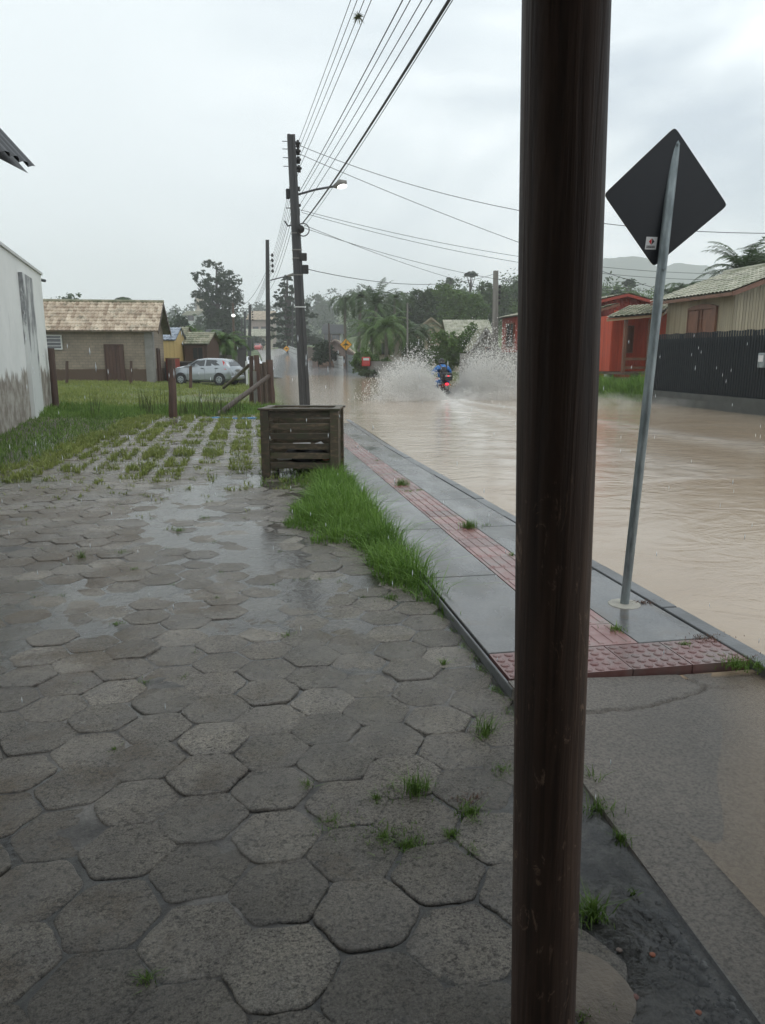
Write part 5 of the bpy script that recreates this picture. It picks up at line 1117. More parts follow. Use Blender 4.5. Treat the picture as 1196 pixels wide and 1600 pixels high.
shed(386, 418, 524, 514, 560, 225, 12, 'cream', 'tile_pale', 'low cream house with pale roof below the red-roofed one', ov=1, wins=((.6, 533, 2, 2),))
shed(290, 309, 492, 486, 520, 240, 12, 'white_paint', 'tile_moss', 'white house on the far hill left of the church', ov=.8, wins=((.5, 497, 2, 1.6),))
# palings and low walls along the far right side of the road
def rail_fence(name, label, A, B, h_, m, step, w, mrail='wood_log', gapz=0, cap=False):
    A, B = Vector(A), Vector(B); n = int((B-A).length/step); t = thing(name, label, 'fence', (A.x, A.y, 0)); q = MB(); q2 = MB(); d = (B-A).normalized()
    for i in range(n+1):
        p = A.lerp(B, i/n); g = T(p.x, p.y); q.bar((p.x-A.x, p.y-A.y, g-.25), (p.x-A.x, p.y-A.y, g+h_*(1+.05*rnd.uniform(-1, 1))), w, .05, up=Vector((d.y, -d.x, 0)))
    q.build('palings', MT[m], t)
    for f in (.3, .8):
        q2 = MB(); q2.tube([(lambda p: Vector((p.x-A.x, p.y-A.y, T(p.x, p.y)+h_*f)))(A.lerp(B, i/8)) for i in range(9)], .035, 5); q2.build('rail', MT[mrail], t)
fp = lambda px, D: (lambda p: (p.x, p.y, 0))(wp(px, 580, D))
rail_fence('paling_fence', 'dark wooden paling fence at the far right roadside, between white and pale walls', fp(482, 103), fp(503, 92), 1.9, 'wood_log', .26, .22)
rail_fence('paling_fence', 'pale wooden paling fence beside the warning sign', fp(504, 91), fp(536, 78), 1.35, 'white_paint', .42, .34)
rail_fence('paling_fence', 'grey metal paling fence right of the warning sign', fp(543, 75), fp(576, 64), 1.7, 'galv', .24, .22)
rail_fence('paling_fence', 'thin white picket fence on the grass bank by the pine', fp(452, 135), fp(476, 106), 1.3, 'white_paint', .8, .14)
a = fp(476.5, 105); b_ = fp(482, 103); lowwall('low_wall', 'short white wall between the picket and dark paling fences', a, b_, -.2, wp(479, 549, 104).z, 'white_paint')
a = fp(577, 63.5); b_ = fp(650, 54); lowwall('low_wall', 'pale wall half hidden by spray left of the motorcycle', a, b_, -.5, wp(600, 566, 60).z, 'grey_wall')
t = thing('red_box', 'small red box on the pale wall left of the splash', 'box', wp(572, 565, 63)); q = MB(); q.box((0, 0, 0), (.7, .3, .75)); q.build('case', MT['car_red'], t, bevel=.04); q = MB(); q.box((0, -.16, .2), (.5, .02, .2)); q.build('label_plate', MT['white_paint'], t)
c = wp(525, 578, 84); q = MB(); q.ball((0, 0, 0), (1.7, 1.1, .62), 22, 10); q.v = [tuple(Vector(v)*(1+.35*noise.noise(Vector(v)*.9))) for v in q.v]; o = q.build('rubble_heap', mat('orange_rubble', (.30, .19, .13), (.20, .13, .10), 3, .9, 12, .8, .08), None, smooth=True); o.location = (c.x, c.y, T(c.x, c.y)+.1); tag(o, 'heap of orange-brown rubble in front of the pale paling fence', 'heap')

def bump_sign(px, py, half, yb, D, label):
    c = wp(px, py, D); r_ = half*D/FPX; t = thing('warning_sign', label, 'road sign', (c.x, c.y, T(c.x, c.y)-.1)); zc = c.z-(T(c.x, c.y)-.1)
    fr = RV; n = -FV
    def dm(k, rr): return [Vector((0, 0, zc))+fr*(a*rr)+ZV*(b_*rr)+n*k for a, b_ in ((0, 1), (-1, 0), (0, -1), (1, 0))]
    q = MB(); q.cyl((0, 0, 0), (0, 0, zc), .05, n=10); q.build('post', MT['metal_dark'], t)
    q = MB(); q.poly(dm(.055, r_), -n*.02); q.build('panel', MT['black'], t); q = MB(); q.poly(dm(.06, r_*.93), n*.004); q.build('face', m_y2, t)
    q = MB(); q.poly([Vector((0, 0, zc))+fr*(a*r_)+ZV*(b_*r_)+n*.068 for a, b_ in ((-.55, -.12), (-.55, -.02), (-.3, .02), (-.15, .2), (.15, .2), (.3, .02), (.55, -.02), (.55, -.12))], n*.004); q.build('bump_symbol', MT['black'], t)
    return t
m_y2 = mat('sign_orange_yellow', (.75, .36, .02), (.70, .32, .02), 3, .4, 30, 0)
bump_sign(541, 538.5, 9.5, 583, 74, 'orange-yellow diamond speed bump sign standing at the flood edge')
c = wp(544, 556, 74.5); q = MB(); q.cyl((0, 0, 0), (0, 0, 2.0), .10, n=10); o = q.build('marker_post', MT['conc_pole_pale'], None); o.location = (c.x, c.y, -.3); tag(o, 'pale stub post just right of the speed bump sign pole', 'post')
bump_sign(448, 545, 5, 560, 128, 'smaller faded yellow diamond sign further up the road')
# church tower on the hill
c = wp(316, 500, 360); t = thing('church_tower', 'distant pale church tower with pointed turrets beside the eucalyptus', 'church', (c.x, c.y, T(c.x, c.y)-1), math.atan2(RV.y, RV.x))
zz = lambda py: wp(316, py, 360).z-(T(c.x, c.y)-1); pw = 360/FPX
q = MB(); q.box((0, 0, zz(484)/2), (16*pw, 5, zz(484))); q.build('base', MT['cream'], t)
q = MB(); q.box((0, 0, (zz(484)+zz(466))/2), (11*pw, 4, zz(466)-zz(484))); tw = q.build('tower', MT['cream'], t)
q = MB(); q.tube([(0, 0, zz(466)), (0, 0, zz(456))], [5.5*pw, .05], 4); q.build('spire', MT['tile_dark'], t)
for s_ in (-1, 1):
    q = MB(); q.tube([(s_*8*pw, 0, zz(500)), (s_*8*pw, 0, zz(468)), (s_*8*pw, 0, zz(456))], [1.6*pw, 1.4*pw, .03], 6); q.build('turret', MT['grey_wall'], t)
for z_ in (472, 480, 490):
    q = MB(); q.box((0, -2.06 if z_ < 484 else -2.56, zz(z_)), (3*pw, .1, 3.4*pw)); q.build('window', MT['tile_dark'], t)

# ------------------------------------------------------------------ trees
def crownmesh(lobes, nleaf, ls, flat=.75, hollow=.55, rs=None):
    rs = rs or random.Random(rnd.random()); V = []; A = []
    wts = [r[0]*r[1]*r[2] for _, r in lobes]; tot = sum(wts)
    for (c, r), w in zip(lobes, wts):
        n = int(nleaf*w/tot); nc = max(5, n//22); sh = rs.random()*.45
        for k in range(nc):
            d = Vector((rs.gauss(0, 1), rs.gauss(0, 1), rs.gauss(0, 1))).normalized(); q = rs.uniform(hollow, 1.0)
            cc = Vector(c)+Vector((d.x*r[0], d.y*r[1], d.z*r[2]))*q; cr = min(r)*rs.uniform(.12, .26); sh2 = rs.random()*.3
            for j in range(22):
                p = cc+Vector((rs.gauss(0, cr), rs.gauss(0, cr), rs.gauss(0, cr*flat))); s_ = ls*rs.uniform(.5, 1.2)
                a = Vector((rs.gauss(0, 1), rs.gauss(0, 1), rs.gauss(0, .7))).normalized(); b_ = a.cross(Vector((rs.gauss(0, 1), rs.gauss(0, 1), rs.gauss(0, 1)))).normalized()
                V += [p-a*s_, p-b_*s_*.45, p+a*s_, p+b_*s_*.45]; A += [min(1, sh+sh2+rs.random()*.35)]*4
    F = np.arange(len(V)).reshape(-1, 4); return [tuple(v) for v in V], F, A
def tree(name, label, base, H, W, lf='leaf', nleaf=4000, ls=.3, th=.3, nl=7, lobes=None, group=None, trunk=.25, cat='tree', seed=None, flat=.75, wood='bark'):
    rs = random.Random(seed if seed is not None else rnd.random()); t = thing(name, label, cat, base, 0, group)
    if lobes is None:
        lobes = [((0, 0, H*(th+1)/2*1.0), (W*.34, W*.34, H*(1-th)*.36))]
        for i in range(nl):
            a = i*2.4+rs.random(); z = H*(th+.12+(1-th-.25)*rs.random()); k = 1-.5*abs((z/H-th)/(1-th)-.35); rr = W*rs.uniform(.17, .26)
            lobes.append(((math.cos(a)*W*.30*k, math.sin(a)*W*.30*k, z), (rr, rr, rr*rs.uniform(.6, .9))))
    V, F, A = crownmesh(lobes, nleaf, ls, flat, rs=rs); npmesh('crown', V, F, MT[lf], t, attrs={'rnd': A})
    q = MB(); top = max(l[0][2] for l in lobes); q.tube([(0, 0, -.4), (trunk*.2, 0, H*.2), (-trunk*.3, trunk*.2, top*.6), (0, 0, top)], [trunk, trunk*.75, trunk*.5, trunk*.15], 8)
    for (c, r) in lobes[1:]:
        z0 = max(H*th*.7, c[2]*.62); q.tube([(0, 0, z0), (c[0]*.5, c[1]*.5, (z0+c[2])/2+.1), c], [trunk*.32, trunk*.2, trunk*.06], 5)
    q.build('trunk', MT[wood], t, smooth=True); return t
def palm(label, base, H, L_, nf=22, up=.9, tr=.14, lean=(0, 0), lf='palm', group='palm trees among the houses', seed=0, name='palm_tree', leaflet=.55, droop=1.0):
    rs = random.Random(seed); t = thing(name, label, 'palm tree', base, 0, group); top = Vector((lean[0], lean[1], H)); q = MB()
    q.tube([(0, 0, -.4), top*.3+Vector((0, 0, 0)), top*.7, top], [tr*1.5, tr, tr*.85, tr*.7], 8); q.build('trunk', MT['palm_bark'], t, smooth=True); V = []; F = []; A = []
    for i in range(nf):
        az = i*2.39996+rs.uniform(-.2, .2); el = up*(1-1.5*(i/nf)**1.2)+rs.uniform(-.12, .12); n = 16; p = top.copy(); e_ = el; ll = L_*rs.uniform(.8, 1.1); sh = rs.random()*.5; pts = [p.copy()]
        for k in range(n):
            d = Vector((math.cos(az)*math.cos(e_), math.sin(az)*math.cos(e_), math.sin(e_))); p = p+d*(ll/n); pts.append(p.copy()); e_ -= droop*(.05+.07*k/n)*1.6
        for k in range(1, n+1):
            d = (pts[k]-pts[k-1]).normalized(); sd_ = d.cross(ZV).normalized(); u_ = sd_.cross(d); l2 = leaflet*math.sin(math.pi*min(1, (k/n)*.85+.15))**.6*(1.0 if k < n else .6)
            wv = .02+.03*(1-k/n); b0 = len(V); V += [pts[k-1]-sd_*wv, pts[k-1]+sd_*wv, pts[k]+sd_*wv*.8, pts[k]-sd_*wv*.8]; F.append((b0, b0+1, b0+2, b0+3)); A += [sh]*4
            for s_ in (-1, 1):
                for m_ in (0, .5):
                    o_ = pts[k-1].lerp(pts[k], m_); tip = o_+(sd_*s_*.82+d*.5-ZV*rs.uniform(.25, .6)+u_*.15).normalized()*l2*rs.uniform(.85, 1.1)
                    w = d*.035; mid = o_.lerp(tip, .5)+ZV*l2*.07; b0 = len(V); V += [o_-w, o_+w, mid+w*.9, mid-w*.9]; F.append((b0, b0+1, b0+2, b0+3)); V += [mid-w*.9, mid+w*.9, tip+w*.1, tip-w*.1]; F.append((b0+4, b0+5, b0+6, b0+7)); A += [min(1, sh+rs.random()*.4)]*8
    npmesh('crown', [tuple(v) for v in V], F, MT[lf], t, attrs={'rnd': A}); return t
def gb(px, D): 
    p = wp(px, 570, D); return Vector((p.x, p.y, T(p.x, p.y)))
def ht(px, py, D): return wp(px, py, D).z-gb(px, D).z
def wpx(w, D): return w*D/FPX
G1 = 'trees beyond the houses'
# eucalyptus
D = 150; b_ = gb(345, D); H = ht(340, 404, D); k = D/FPX; rs = random.Random(3); lob = []
for (px, py, rx, rz) in [(340, 416, 14, 8), (322, 430, 16, 6), (312, 440, 10, 4), (356, 425, 14, 9), (372, 438, 11, 8), (345, 445, 26, 12), (330, 462, 22, 9), (320, 470, 9, 5), (362, 460, 20, 14), (345, 480, 28, 16), (374, 470, 12, 9), (350, 505, 30, 18), (345, 530, 30, 18), (368, 520, 16, 20), (335, 550, 20, 12), (365, 550, 20, 12)]:
    lob.append((((px-345)*k*1.0, rs.uniform(-2, 2), ht(345, py, D)), (rx*k, rx*k*.9, rz*k)))
t = tree('eucalyptus_tree', 'tallest tree in view, a hazy grey-green eucalyptus left of the poles', b_, H, 10, 'leaf_dark', 23000, .28, lobes=lob, trunk=.6, group=None, flat=.5)
# pine
D = 138; b_ = gb(452, D); H = ht(450, 428, D); k = D/FPX; lob = []
for i, (py, w) in enumerate([(436, 8), (446, 15), (457, 20), (468, 24), (480, 27), (492, 30), (505, 32), (518, 34), (530, 32), (540, 28)]):
    for j in range(5):
        a = j*1.257+i; lob.append(((math.cos(a)*w*k*.6, math.sin(a)*w*k*.6, ht(452, py, D)+rs.uniform(-.4, .4)), (w*k*.42, w*k*.42, 3.6*k)))
for px, py in ((484, 488), (478, 478), (490, 492), (480, 515), (486, 530)): lob.append((((px-452)*k, 1, ht(452, py, D)), (9*k, 9*k, 5*k)))
tree('pine_tree', 'broad dark layered pine at the right edge of the far road behind the lamp pole', b_, H, 10, 'leaf_dark', 15000, .28, lobes=lob, trunk=.45, flat=.35)
# single trees:   px, top py, D, width px, leaf, label
for (px, py, D, w, lf, nl_, ls, lab, th) in [
    (118, 452, 140, 54, 'leaf', 4500, .35, 'round hazy tree showing above the left part of the brick house roof', .1),
    (240, 467, 140, 16, 'leaf_dark', 1200, .3, 'small dark tree top just showing over the roof ridge of the brick house', .1),
    (283, 487, 120, 46, 'leaf_dark', 4500, .28, 'dark rounded tree between the brick house and the church tower', .05),
    (313, 490, 200, 22, 'leaf_dark', 1500, .35, 'small dark tree in front of the church tower base', .05),
    (300, 503, 72, 56, 'leaf_bright', 4500, .2, 'bright green low bushy tree above the shed roofs', .1),
    (505, 457, 380, 34, 'leaf', 2500, .8, 'pale bluish tree standing out on the distant ridge', .1),
    (600, 470, 105, 50, 'leaf', 4500, .28, 'dark green tree between the tall palms and the tree belt', .1),
    (640, 462, 112, 52, 'leaf_dark', 5000, .28, 'dark bushy tree left of the yellow-green one in the belt', .1),
    (668, 445, 118, 62, 'leaf', 6500, .28, 'tall mid-green tree at the middle of the tree belt', .1),
    (706, 440, 108, 66, 'leaf_bright', 7500, .26, 'large yellow-green tree in the belt behind the hedge', .1),
    (742, 448, 104, 46, 'leaf_bright', 5000, .26, 'lighter bushy tree just left of the grey concrete pole', .1),
    (770, 440, 125, 60, 'leaf', 6000, .3, 'dark green tree behind the grey concrete pole', .1),
    (806, 432, 135, 60, 'leaf', 6000, .3, 'tree on the hill at the left edge of the wooden post', .1),
    (948, 452, 120, 50, 'leaf_dark', 6000, .25, 'dark low tree top above the red house roof right of the wooden post', .1)]:
    b_ = gb(px, D); H = ht(px, py, D); tree('broadleaf_tree', lab, b_, H*1.02, wpx(w, D), lf, nl_, ls, th, group=G1, trunk=.25)
for (px, py, D, w, h_, lab) in [(733, 425, 190, 20, 3.5, 'flat-topped umbrella tree standing above the tree belt'), (701, 434, 190, 12, 2.5, 'tiny umbrella-shaped tree top over the yellow-green tree'), (975, 437, 150, 20, 3, 'umbrella-shaped araucaria above the red house, right of the wooden post')]:
    b_ = gb(px, D); H = ht(px, py, D); W = wpx(w, D); lob = [((0, 0, H-.6), (W*.4, W*.4, .7))]+[((math.cos(a)*W*.36, math.sin(a)*W*.36, H-.8), (W*.2, W*.2, .5)) for a in (0, 1.2, 2.4, 3.6, 4.8)]
    tree('umbrella_tree', lab, b_, H, W, 'leaf_dark', 1500, .3, lobes=lob, group='umbrella-shaped trees on the skyline', trunk=.5, flat=.4)
for (px, py, D, Lf, up, nf, lab, lean, dr, sd_) in [
    (540, 468, 86, 3.4, .7, 20, 'leftmost roadside palm with drooping fronds above the speed bump sign', (0, 0), 1.3, 1),
    (560, 462, 82, 3.4, .8, 22, 'palm second from the left, its crown touching the tall upright one', (.3, 0), 1.3, 2),
    (588, 476, 78, 3.7, 1.35, 26, 'tallest roadside palm with stiff upright fronds like a shuttlecock', (0, 0), .55, 3),
    (617, 466, 84, 3.4, .9, 20, 'dark palm just right of the tallest roadside palm', (0, 0), 1.2, 4),
    (581, 520, 70, 3.8, 1.1, 26, 'short bushy palm with fronds arching to the ground, left of the splash', (0, 0), 1.1, 5),
    (604, 512, 66, 3.6, 1.2, 24, 'short bushy palm close behind the pale garden wall', (0, 0), 1.1, 6),
    (636, 522, 72, 3.2, 1.1, 22, 'low palm above the left part of the splash', (0, 0), 1.1, 7),
    (660, 520, 76, 3.0, 1.1, 20, 'low dark palm in front of the long gabled house', (0, 0), 1.1, 8),
    (199, 468, 100, 1.9, .8, 18, 'small palm showing over the brick house roof', (0, 0), 1.3, 9),
    (352, 535, 60, 2.2, 1.2, 22, 'bright bushy palm behind the dark wall under the eucalyptus', (0, 0), 1.0, 10),
    (368, 540, 63, 1.8, 1.2, 18, 'small leafy palm left of the brown pole', (0, 0), 1.0, 11),
    (1062, 452, 60, 2.6, .9, 22, 'palm crown over the beige house roof, right of the sign post', (0, 0), 1.2, 12),
    (1040, 458, 66, 2.0, 1.0, 18, 'smaller palm showing between the sign post and the beige house roof', (0, 0), 1.2, 13),
    (1150, 428, 44, 3.2, 1.25, 44, 'big palm crown rising behind the beige house roof ridge', (0, 0), .75, 14),
    (1188, 426, 46, 3.2, 1.2, 40, 'palm crown at the right edge above the beige house', (0, 0), .8, 15),
    (812, 438, 130, 3.0, .9, 16, 'small palm on the hill skyline by the wooden post', (0, 0), 1.2, 16)]:
    b_ = gb(px, D); palm(lab, b_, ht(px, py, D), Lf, nf, up, .13+.0006*D, lean, seed=sd_, droop=dr, leaflet=.45+.002*D, lf='leaf_bright' if px in (352, 368, 581, 604) else 'palm')
# pale upright hedge and shrubs
def bush(label, px, py, D, w, lf, n, ls, h_=None, group=None, name='shrub'):
    b_ = gb(px, D); H = ht(px, py, D); W = wpx(w, D); rs = random.Random(px); lob = [((rs.uniform(-.4, .4)*W, rs.uniform(-.3, .3)*1.5, H*rs.uniform(.35, .75)), (W*.2+.3, .9, H*.27)) for i in range(7)]
    return tree(name, label, b_, H, W, lf, n, ls, lobes=lob, trunk=.07, cat='shrub', group=group)
GS = 'shrubs in the gardens across the flood'
bush('bright glossy hedge over the wall behind the splash', 722, 506, 60, 60, 'leaf_bright', 6000, .17, group=GS); bush('bright hedge left of the glossy one, over the garden wall', 690, 512, 61, 44, 'leaf_bright', 4200, .17, group=GS)
bush('round dark shrub between the warning sign and the pink house', 515, 533, 81, 34, 'leaf_dark', 3200, .2, group=GS); bush('shrub in front of the cream house by the bushy palms', 655, 530, 70, 34, 'leaf', 3000, .2, group=GS)
bush('leafy bush at the foot of the pale garden wall', 590, 545, 64.5, 60, 'leaf_bright', 3800, .16, group=GS); bush('low weedy bush on the water edge left of the splash', 572, 575, 62, 40, 'leaf', 1500, .12, group=GS)
bush('dark bush at the end of the road under the red-roofed house', 404, 524, 215, 36, 'leaf_dark', 2500, .5, group=GS); bush('dark bush behind the pine on the far slope', 480, 520, 165, 40, 'leaf_dark', 2500, .4, group=GS)
bush('low green bush left of the road crest', 385, 535, 160, 26, 'leaf', 1800, .35, group=GS)
# wooded hill and far ridge, one mass each
def wood(name, n, f, R_, lf, nleaf, ls):
    lob = []; rs = random.Random(5)
    while len(lob) < n:
        x, y = f(rs); r_ = R_*rs.uniform(.7, 1.25); lob.append(((x, y, T(x, y)+r_*.8), (r_, r_, r_*1.05)))
    V, F, A = crownmesh(lob, nleaf, ls); tag(npmesh(name, V, F, MT[lf], attrs={'rnd': A}), kind='stuff')
def f1_(rs):
    while True:
        x, y = rs.uniform(20, 130), rs.uniform(125, 260); 
        if x > 18+.04*y: return x, y
wood('hill_wood', 330, f1_, 3.3, 'leaf', 90000, .33)
wood('hill_wood', 120, lambda rs: (rs.uniform(25, 75), rs.uniform(118, 150)), 2.6, 'leaf_bright', 40000, .26)
wood('distant_wood', 260, lambda rs: (rs.uniform(-200, 10), rs.uniform(300, 440)), 6, 'leaf_dark', 30000, 1.0)
wood('distant_wood', 200, lambda rs: (rs.uniform(14, 200), rs.uniform(300, 470)), 6, 'leaf_dark', 26000, 1.0)
wood('distant_wood', 60, lambda rs: (rs.uniform(-60, -6), rs.uniform(170, 290)), 4, 'leaf', 9000, .7)
# blue mountain far to the right
V = []; F = []; c = wp(1040, 500, 1050); nx_, ny_ = 70, 24
for j in range(ny_):
    for i in range(nx_):
        u = (i/(nx_-1)-.5)*2; w = j/(ny_-1); x = u*420; h_ = 118*math.exp(-((u-.0)/.42)**2)+60*math.exp(-((u-.55)/.35)**2)+45*math.exp(-((u+.5)/.3)**2)
        h_ *= 1+.35*noise.noise(Vector((u*5, w*2, 1)))+.12*noise.noise(Vector((u*16, w*4, 2))); z = h_*math.sin(math.pi*min(1, w*1.0+.0))**.7; p = RV*x+FV*(w*420-60); V.append((c.x+p.x, c.y+p.y, z+20))
for j in range(ny_-1):
    for i in range(nx_-1): F.append((j*nx_+i, j*nx_+i+1, (j+1)*nx_+i+1, (j+1)*nx_+i))
tag(npmesh('mountain', V, F, mat('mountain_forest', (.03, .05, .03), (.06, .08, .05), .02, .9, .2, .5, 2), smooth=True), kind='structure')

# ------------------------------------------------------------------ motorcycle and rider
RZ = math.radians(4); MO.x += 0
bk = thing('motorcycle', 'small red and black motorcycle with a top box, ploughing through the flood', 'motorcycle', MO, RZ)
MT['red_paint'] = MT['car_red']
for y, nm in ((0, 'rear'), (1.22, 'front')):
    q = MB(); q.tube([(-.05, y, .29)]+[(0, 0, 0)]*0+[(.05, y, .29)], [.29, .29], 28); 
    q = MB(); R0 = .255
    for i in range(28):
        pass
    pts = [Vector((0, y+R0*math.cos(a), .30+R0*math.sin(a))) for a in [2*math.pi*i/28 for i in range(29)]]; q.tube(pts, .048, 10, cap=False); wh = q.build('wheel', MT['rubber'], bk, smooth=True)
    q = MB(); q.tube([Vector((0, y+.205*math.cos(a), .30+.205*math.sin(a))) for a in [2*math.pi*i/28 for i in range(29)]], .016, 6, cap=False); q.build('rim', MT['galv'], wh)
    q = MB(); q.cyl((-.07, y, .30), (.07, y, .30), .05); q.build('hub', MT['galv'], wh)
q = MB(); q.loft([[Vector((s_*w, y, z)) for s_, z in ((-1, z0), (-1, z1), (-.6, z2), (.6, z2), (1, z1), (1, z0))] for y, w, z0, z1, z2 in ((-.35, .07, .62, .66, .70), (0, .11, .58, .68, .75), (.4, .12, .5, .72, .78), (.62, .13, .5, .85, .92), (.95, .10, .6, .88, .95))]); q.build('body', MT['red_paint'], bk, bevel=.02)
q = MB(); q.loft([[Vector((s_*w, y, z)) for s_, z in ((-1, z0), (-.9, z1), (.9, z1), (1, z0))] for y, w, z0, z1 in ((-.3, .11, .72, .80), (0, .13, .74, .83), (.35, .10, .74, .81), (.5, .08, .78, .82))]); q.build('seat', MT['black'], bk, bevel=.02)
q = MB(); q.loft([[Vector((s_*.075, y, z)) for s_, z in ((-1, a), (-1, a+.03), (1, a+.03), (1, a))] for y, a in ((.3, .50), (0, .64), (-.25, .60), (-.42, .44))]); q.build('mudguard', MT['black'], bk)
q = MB(); q.box((0, .45, .42), (.24, .42, .32)); q.build('engine', MT['metal_dark'], bk, bevel=.04)
q = MB(); q.tube([(.13, .5, .32), (.15, .2, .30), (.16, -.25, .40)], [.03, .045, .05], 10); q.build('exhaust', MT['galv'], bk, smooth=True)
for s_ in (-1, 1):
    q = MB(); q.tube([(s_*.09, 1.22, .30), (s_*.09, 1.0, .85)], .025, 8); q.build('fork_leg', MT['galv'], bk)
    q = MB(); q.tube([(s_*.12, 0, .35), (s_*.12, -.12, .68)], .025, 8); q.build('shock_absorber', MT['metal_dark'], bk)
    q = MB(); q.tube([(s_*.3, .85, 1.04), (s_*.36, .88, 1.22)], .008, 5); q.ball((s_*.38, .88, 1.25), (.06, .02, .04), 8, 6); q.build('mirror', MT['black'], bk)
    q = MB(); q.ball((s_*.16, -.30, .70), (.035, .03, .025), 8, 6); q.build('indicator', MT['orange'], bk)
q = MB(); q.tube([(-.36, .78, 1.03), (-.2, .88, 1.03), (0, .93, .98), (.2, .88, 1.03), (.36, .78, 1.03)], .015, 8); q.build('handlebar', MT['black'], bk)
m, nt, b, o = newmat('lit_tail'); b.inputs['Base Color'].default_value = (.6, .02, .03, 1); b.inputs['Emission Color'].default_value = (1, .03, .06, 1); b.inputs['Emission Strength'].default_value = 1.6; MT['lit_red'] = m
q = MB(); q.ball((0, -.36, .735), (.085, .03, .05), 14, 8); q.build('tail_light', MT['lit_red'], bk, smooth=True)
q = MB(); q.box((0, -.40, .60), (.18, .012, .13)); q.build('number_plate', MT['conc_pole_pale'], bk, bevel=.01)
q = MB(); q.loft([[Vector((s_*w, y, z)) for s_, z in ((-.85, z0), (-1, z0+.08), (-1, z1-.07), (-.8, z1), (.8, z1), (1, z1-.07), (1, z0+.08), (.85, z0))] for y, w, z0, z1 in ((-.50, .17, .90, 1.16), (-.44, .20, .87, 1.19), (-.12, .20, .87, 1.19), (-.08, .18, .90, 1.15))]); tb = q.build('top_box', MT['black'], bk, bevel=.015)
q = MB(); q.box((0, -.508, 1.06), (.26, .012, .035)); q.build('reflector', MT['lampglass'], tb); q = MB(); q.ball((0, -.515, 1.06), (.05, .012, .02), 10, 6); q.build('brake_lamp', MT['lit_red'], tb)
q = MB(); q.tube([(-.12, -.35, .86), (-.12, .05, .80)], .012, 6); q.build('rack', MT['metal_dark'], bk)
def skinned(name, pts, edges, mt, parent, root=0, sub=2):
    me = bpy.data.meshes.new(name); me.from_pydata([p for p, _ in pts], edges, []); o = bpy.data.objects.new(name, me); COL.objects.link(o)
    sk = o.modifiers.new('skin', 'SKIN'); ss = o.modifiers.new('sub', 'SUBSURF'); ss.levels = sub; ss.render_levels = sub; sk.use_smooth_shade = True
    if not me.skin_vertices:
        bpy.context.view_layer.objects.active = o; 
    for i, (_, r) in enumerate(pts): me.skin_vertices[0].data[i].radius = r if hasattr(r, '__len__') else (r, r)
    me.skin_vertices[0].data[root].use_root = True; me.materials.append(mt); o.parent = parent; return o
pr = thing('person', 'motorcyclist in a blue raincoat and dark helmet seen from behind, leaning forward', 'person', MO, RZ)
P = [((0, -.02, .88), (.17, .13)), ((0, .06, 1.05), (.16, .11)), ((0, .20, 1.28), (.18, .11)), ((0, .28, 1.40), (.12, .09)), ((0, .33, 1.49), (.06, .06)), ((0, .37, 1.60), (.09, .10))]
E_ = [(0, 1), (1, 2), (2, 3), (3, 4), (4, 5)]
for s_ in (-1, 1):
    b0 = len(P); P += [((s_*.19, .27, 1.38), .07), ((s_*.36, .38, 1.17), .052), ((s_*.34, .66, 1.07), .038), ((s_*.33, .76, 1.05), (.042, .025))]; E_ += [(3, b0), (b0, b0+1), (b0+1, b0+2), (b0+2, b0+3)]
    for k in range(4): c0_ = len(P); x_ = s_*(.295+.022*k); P += [((x_, .81, 1.06), .0095), ((x_, .83, 1.03), .009), ((x_, .80, 1.01), .008)]; E_ += [(b0+3, c0_), (c0_, c0_+1), (c0_+1, c0_+2)]
    c0_ = len(P); P += [((s_*.275, .76, 1.03), .011), ((s_*.28, .79, 1.005), .009)]; E_ += [(b0+3, c0_), (c0_, c0_+1)]
    b0 = len(P); P += [((s_*.11, .08, .86), .10), ((s_*.21, .46, .80), .075), ((s_*.19, .28, .40), .05), ((s_*.19, .40, .33), (.045, .035))]; E_ += [(0, b0), (b0, b0+1), (b0+1, b0+2), (b0+2, b0+3)]
skinned('body', P, E_, mat('dark_trousers', (.03, .035, .05), (.02, .022, .03), 6, .6, 30, .2), pr)
MT['blue_coat'] = mat('blue_raincoat', (.02, .13, .42), (.03, .20, .52), 7, .3, 18, .6, .02)
P = [((0, -.06, .80), (.23, .17)), ((0, .02, 1.0), (.21, .15)), ((0, .17, 1.26), (.235, .145)), ((0, .25, 1.40), (.17, .12)), ((0, .31, 1.47), (.085, .08))]; E_ = [(0, 1), (1, 2), (2, 3), (3, 4)]
for s_ in (-1, 1):
    b0 = len(P); P += [((s_*.21, .25, 1.37), .105), ((s_*.39, .36, 1.17), .09), ((s_*.35, .62, 1.08), .065)]; E_ += [(3, b0), (b0, b0+1), (b0+1, b0+2)]
    b0 = len(P); P += [((s_*.16, .10, .80), .13), ((s_*.24, .40, .76), .11), ((s_*.22, .32, .50), .085)]; E_ += [(0, b0), (b0, b0+1), (b0+1, b0+2)]
skinned('raincoat', P, E_, MT['blue_coat'], pr)
q = MB(); q.ball((0, .38, 1.62), (.135, .155, .145), 20, 14); he_ = q.build('helmet', MT['black'], pr, smooth=True)
q = MB(); q.tube([Vector((.137*math.cos(a), .38+.157*math.sin(a), 1.60)) for a in [math.pi*(1.05+.9*i/10) for i in range(11)]], .012, 6); q.build('stripe', MT['conc_pole_pale'], he_)
bp_ = thing('backpack', 'dark backpack strapped over the blue raincoat of the motorcyclist', 'backpack', MO, RZ)
q = MB(); q.ball((0, .03, 1.24), (.15, .09, .19), 14, 10, Matrix.Rotation(-.35, 3, 'X')); q.build('pack', MT['rubber'], bp_, smooth=True)
for s_ in (-1, 1):
    q = MB(); q.tube([(s_*.10, .02, 1.35), (s_*.13, .12, 1.47), (s_*.14, .26, 1.50), (s_*.13, .36, 1.42)], .02, 6); q.build('strap', MT['rubber'], bp_)

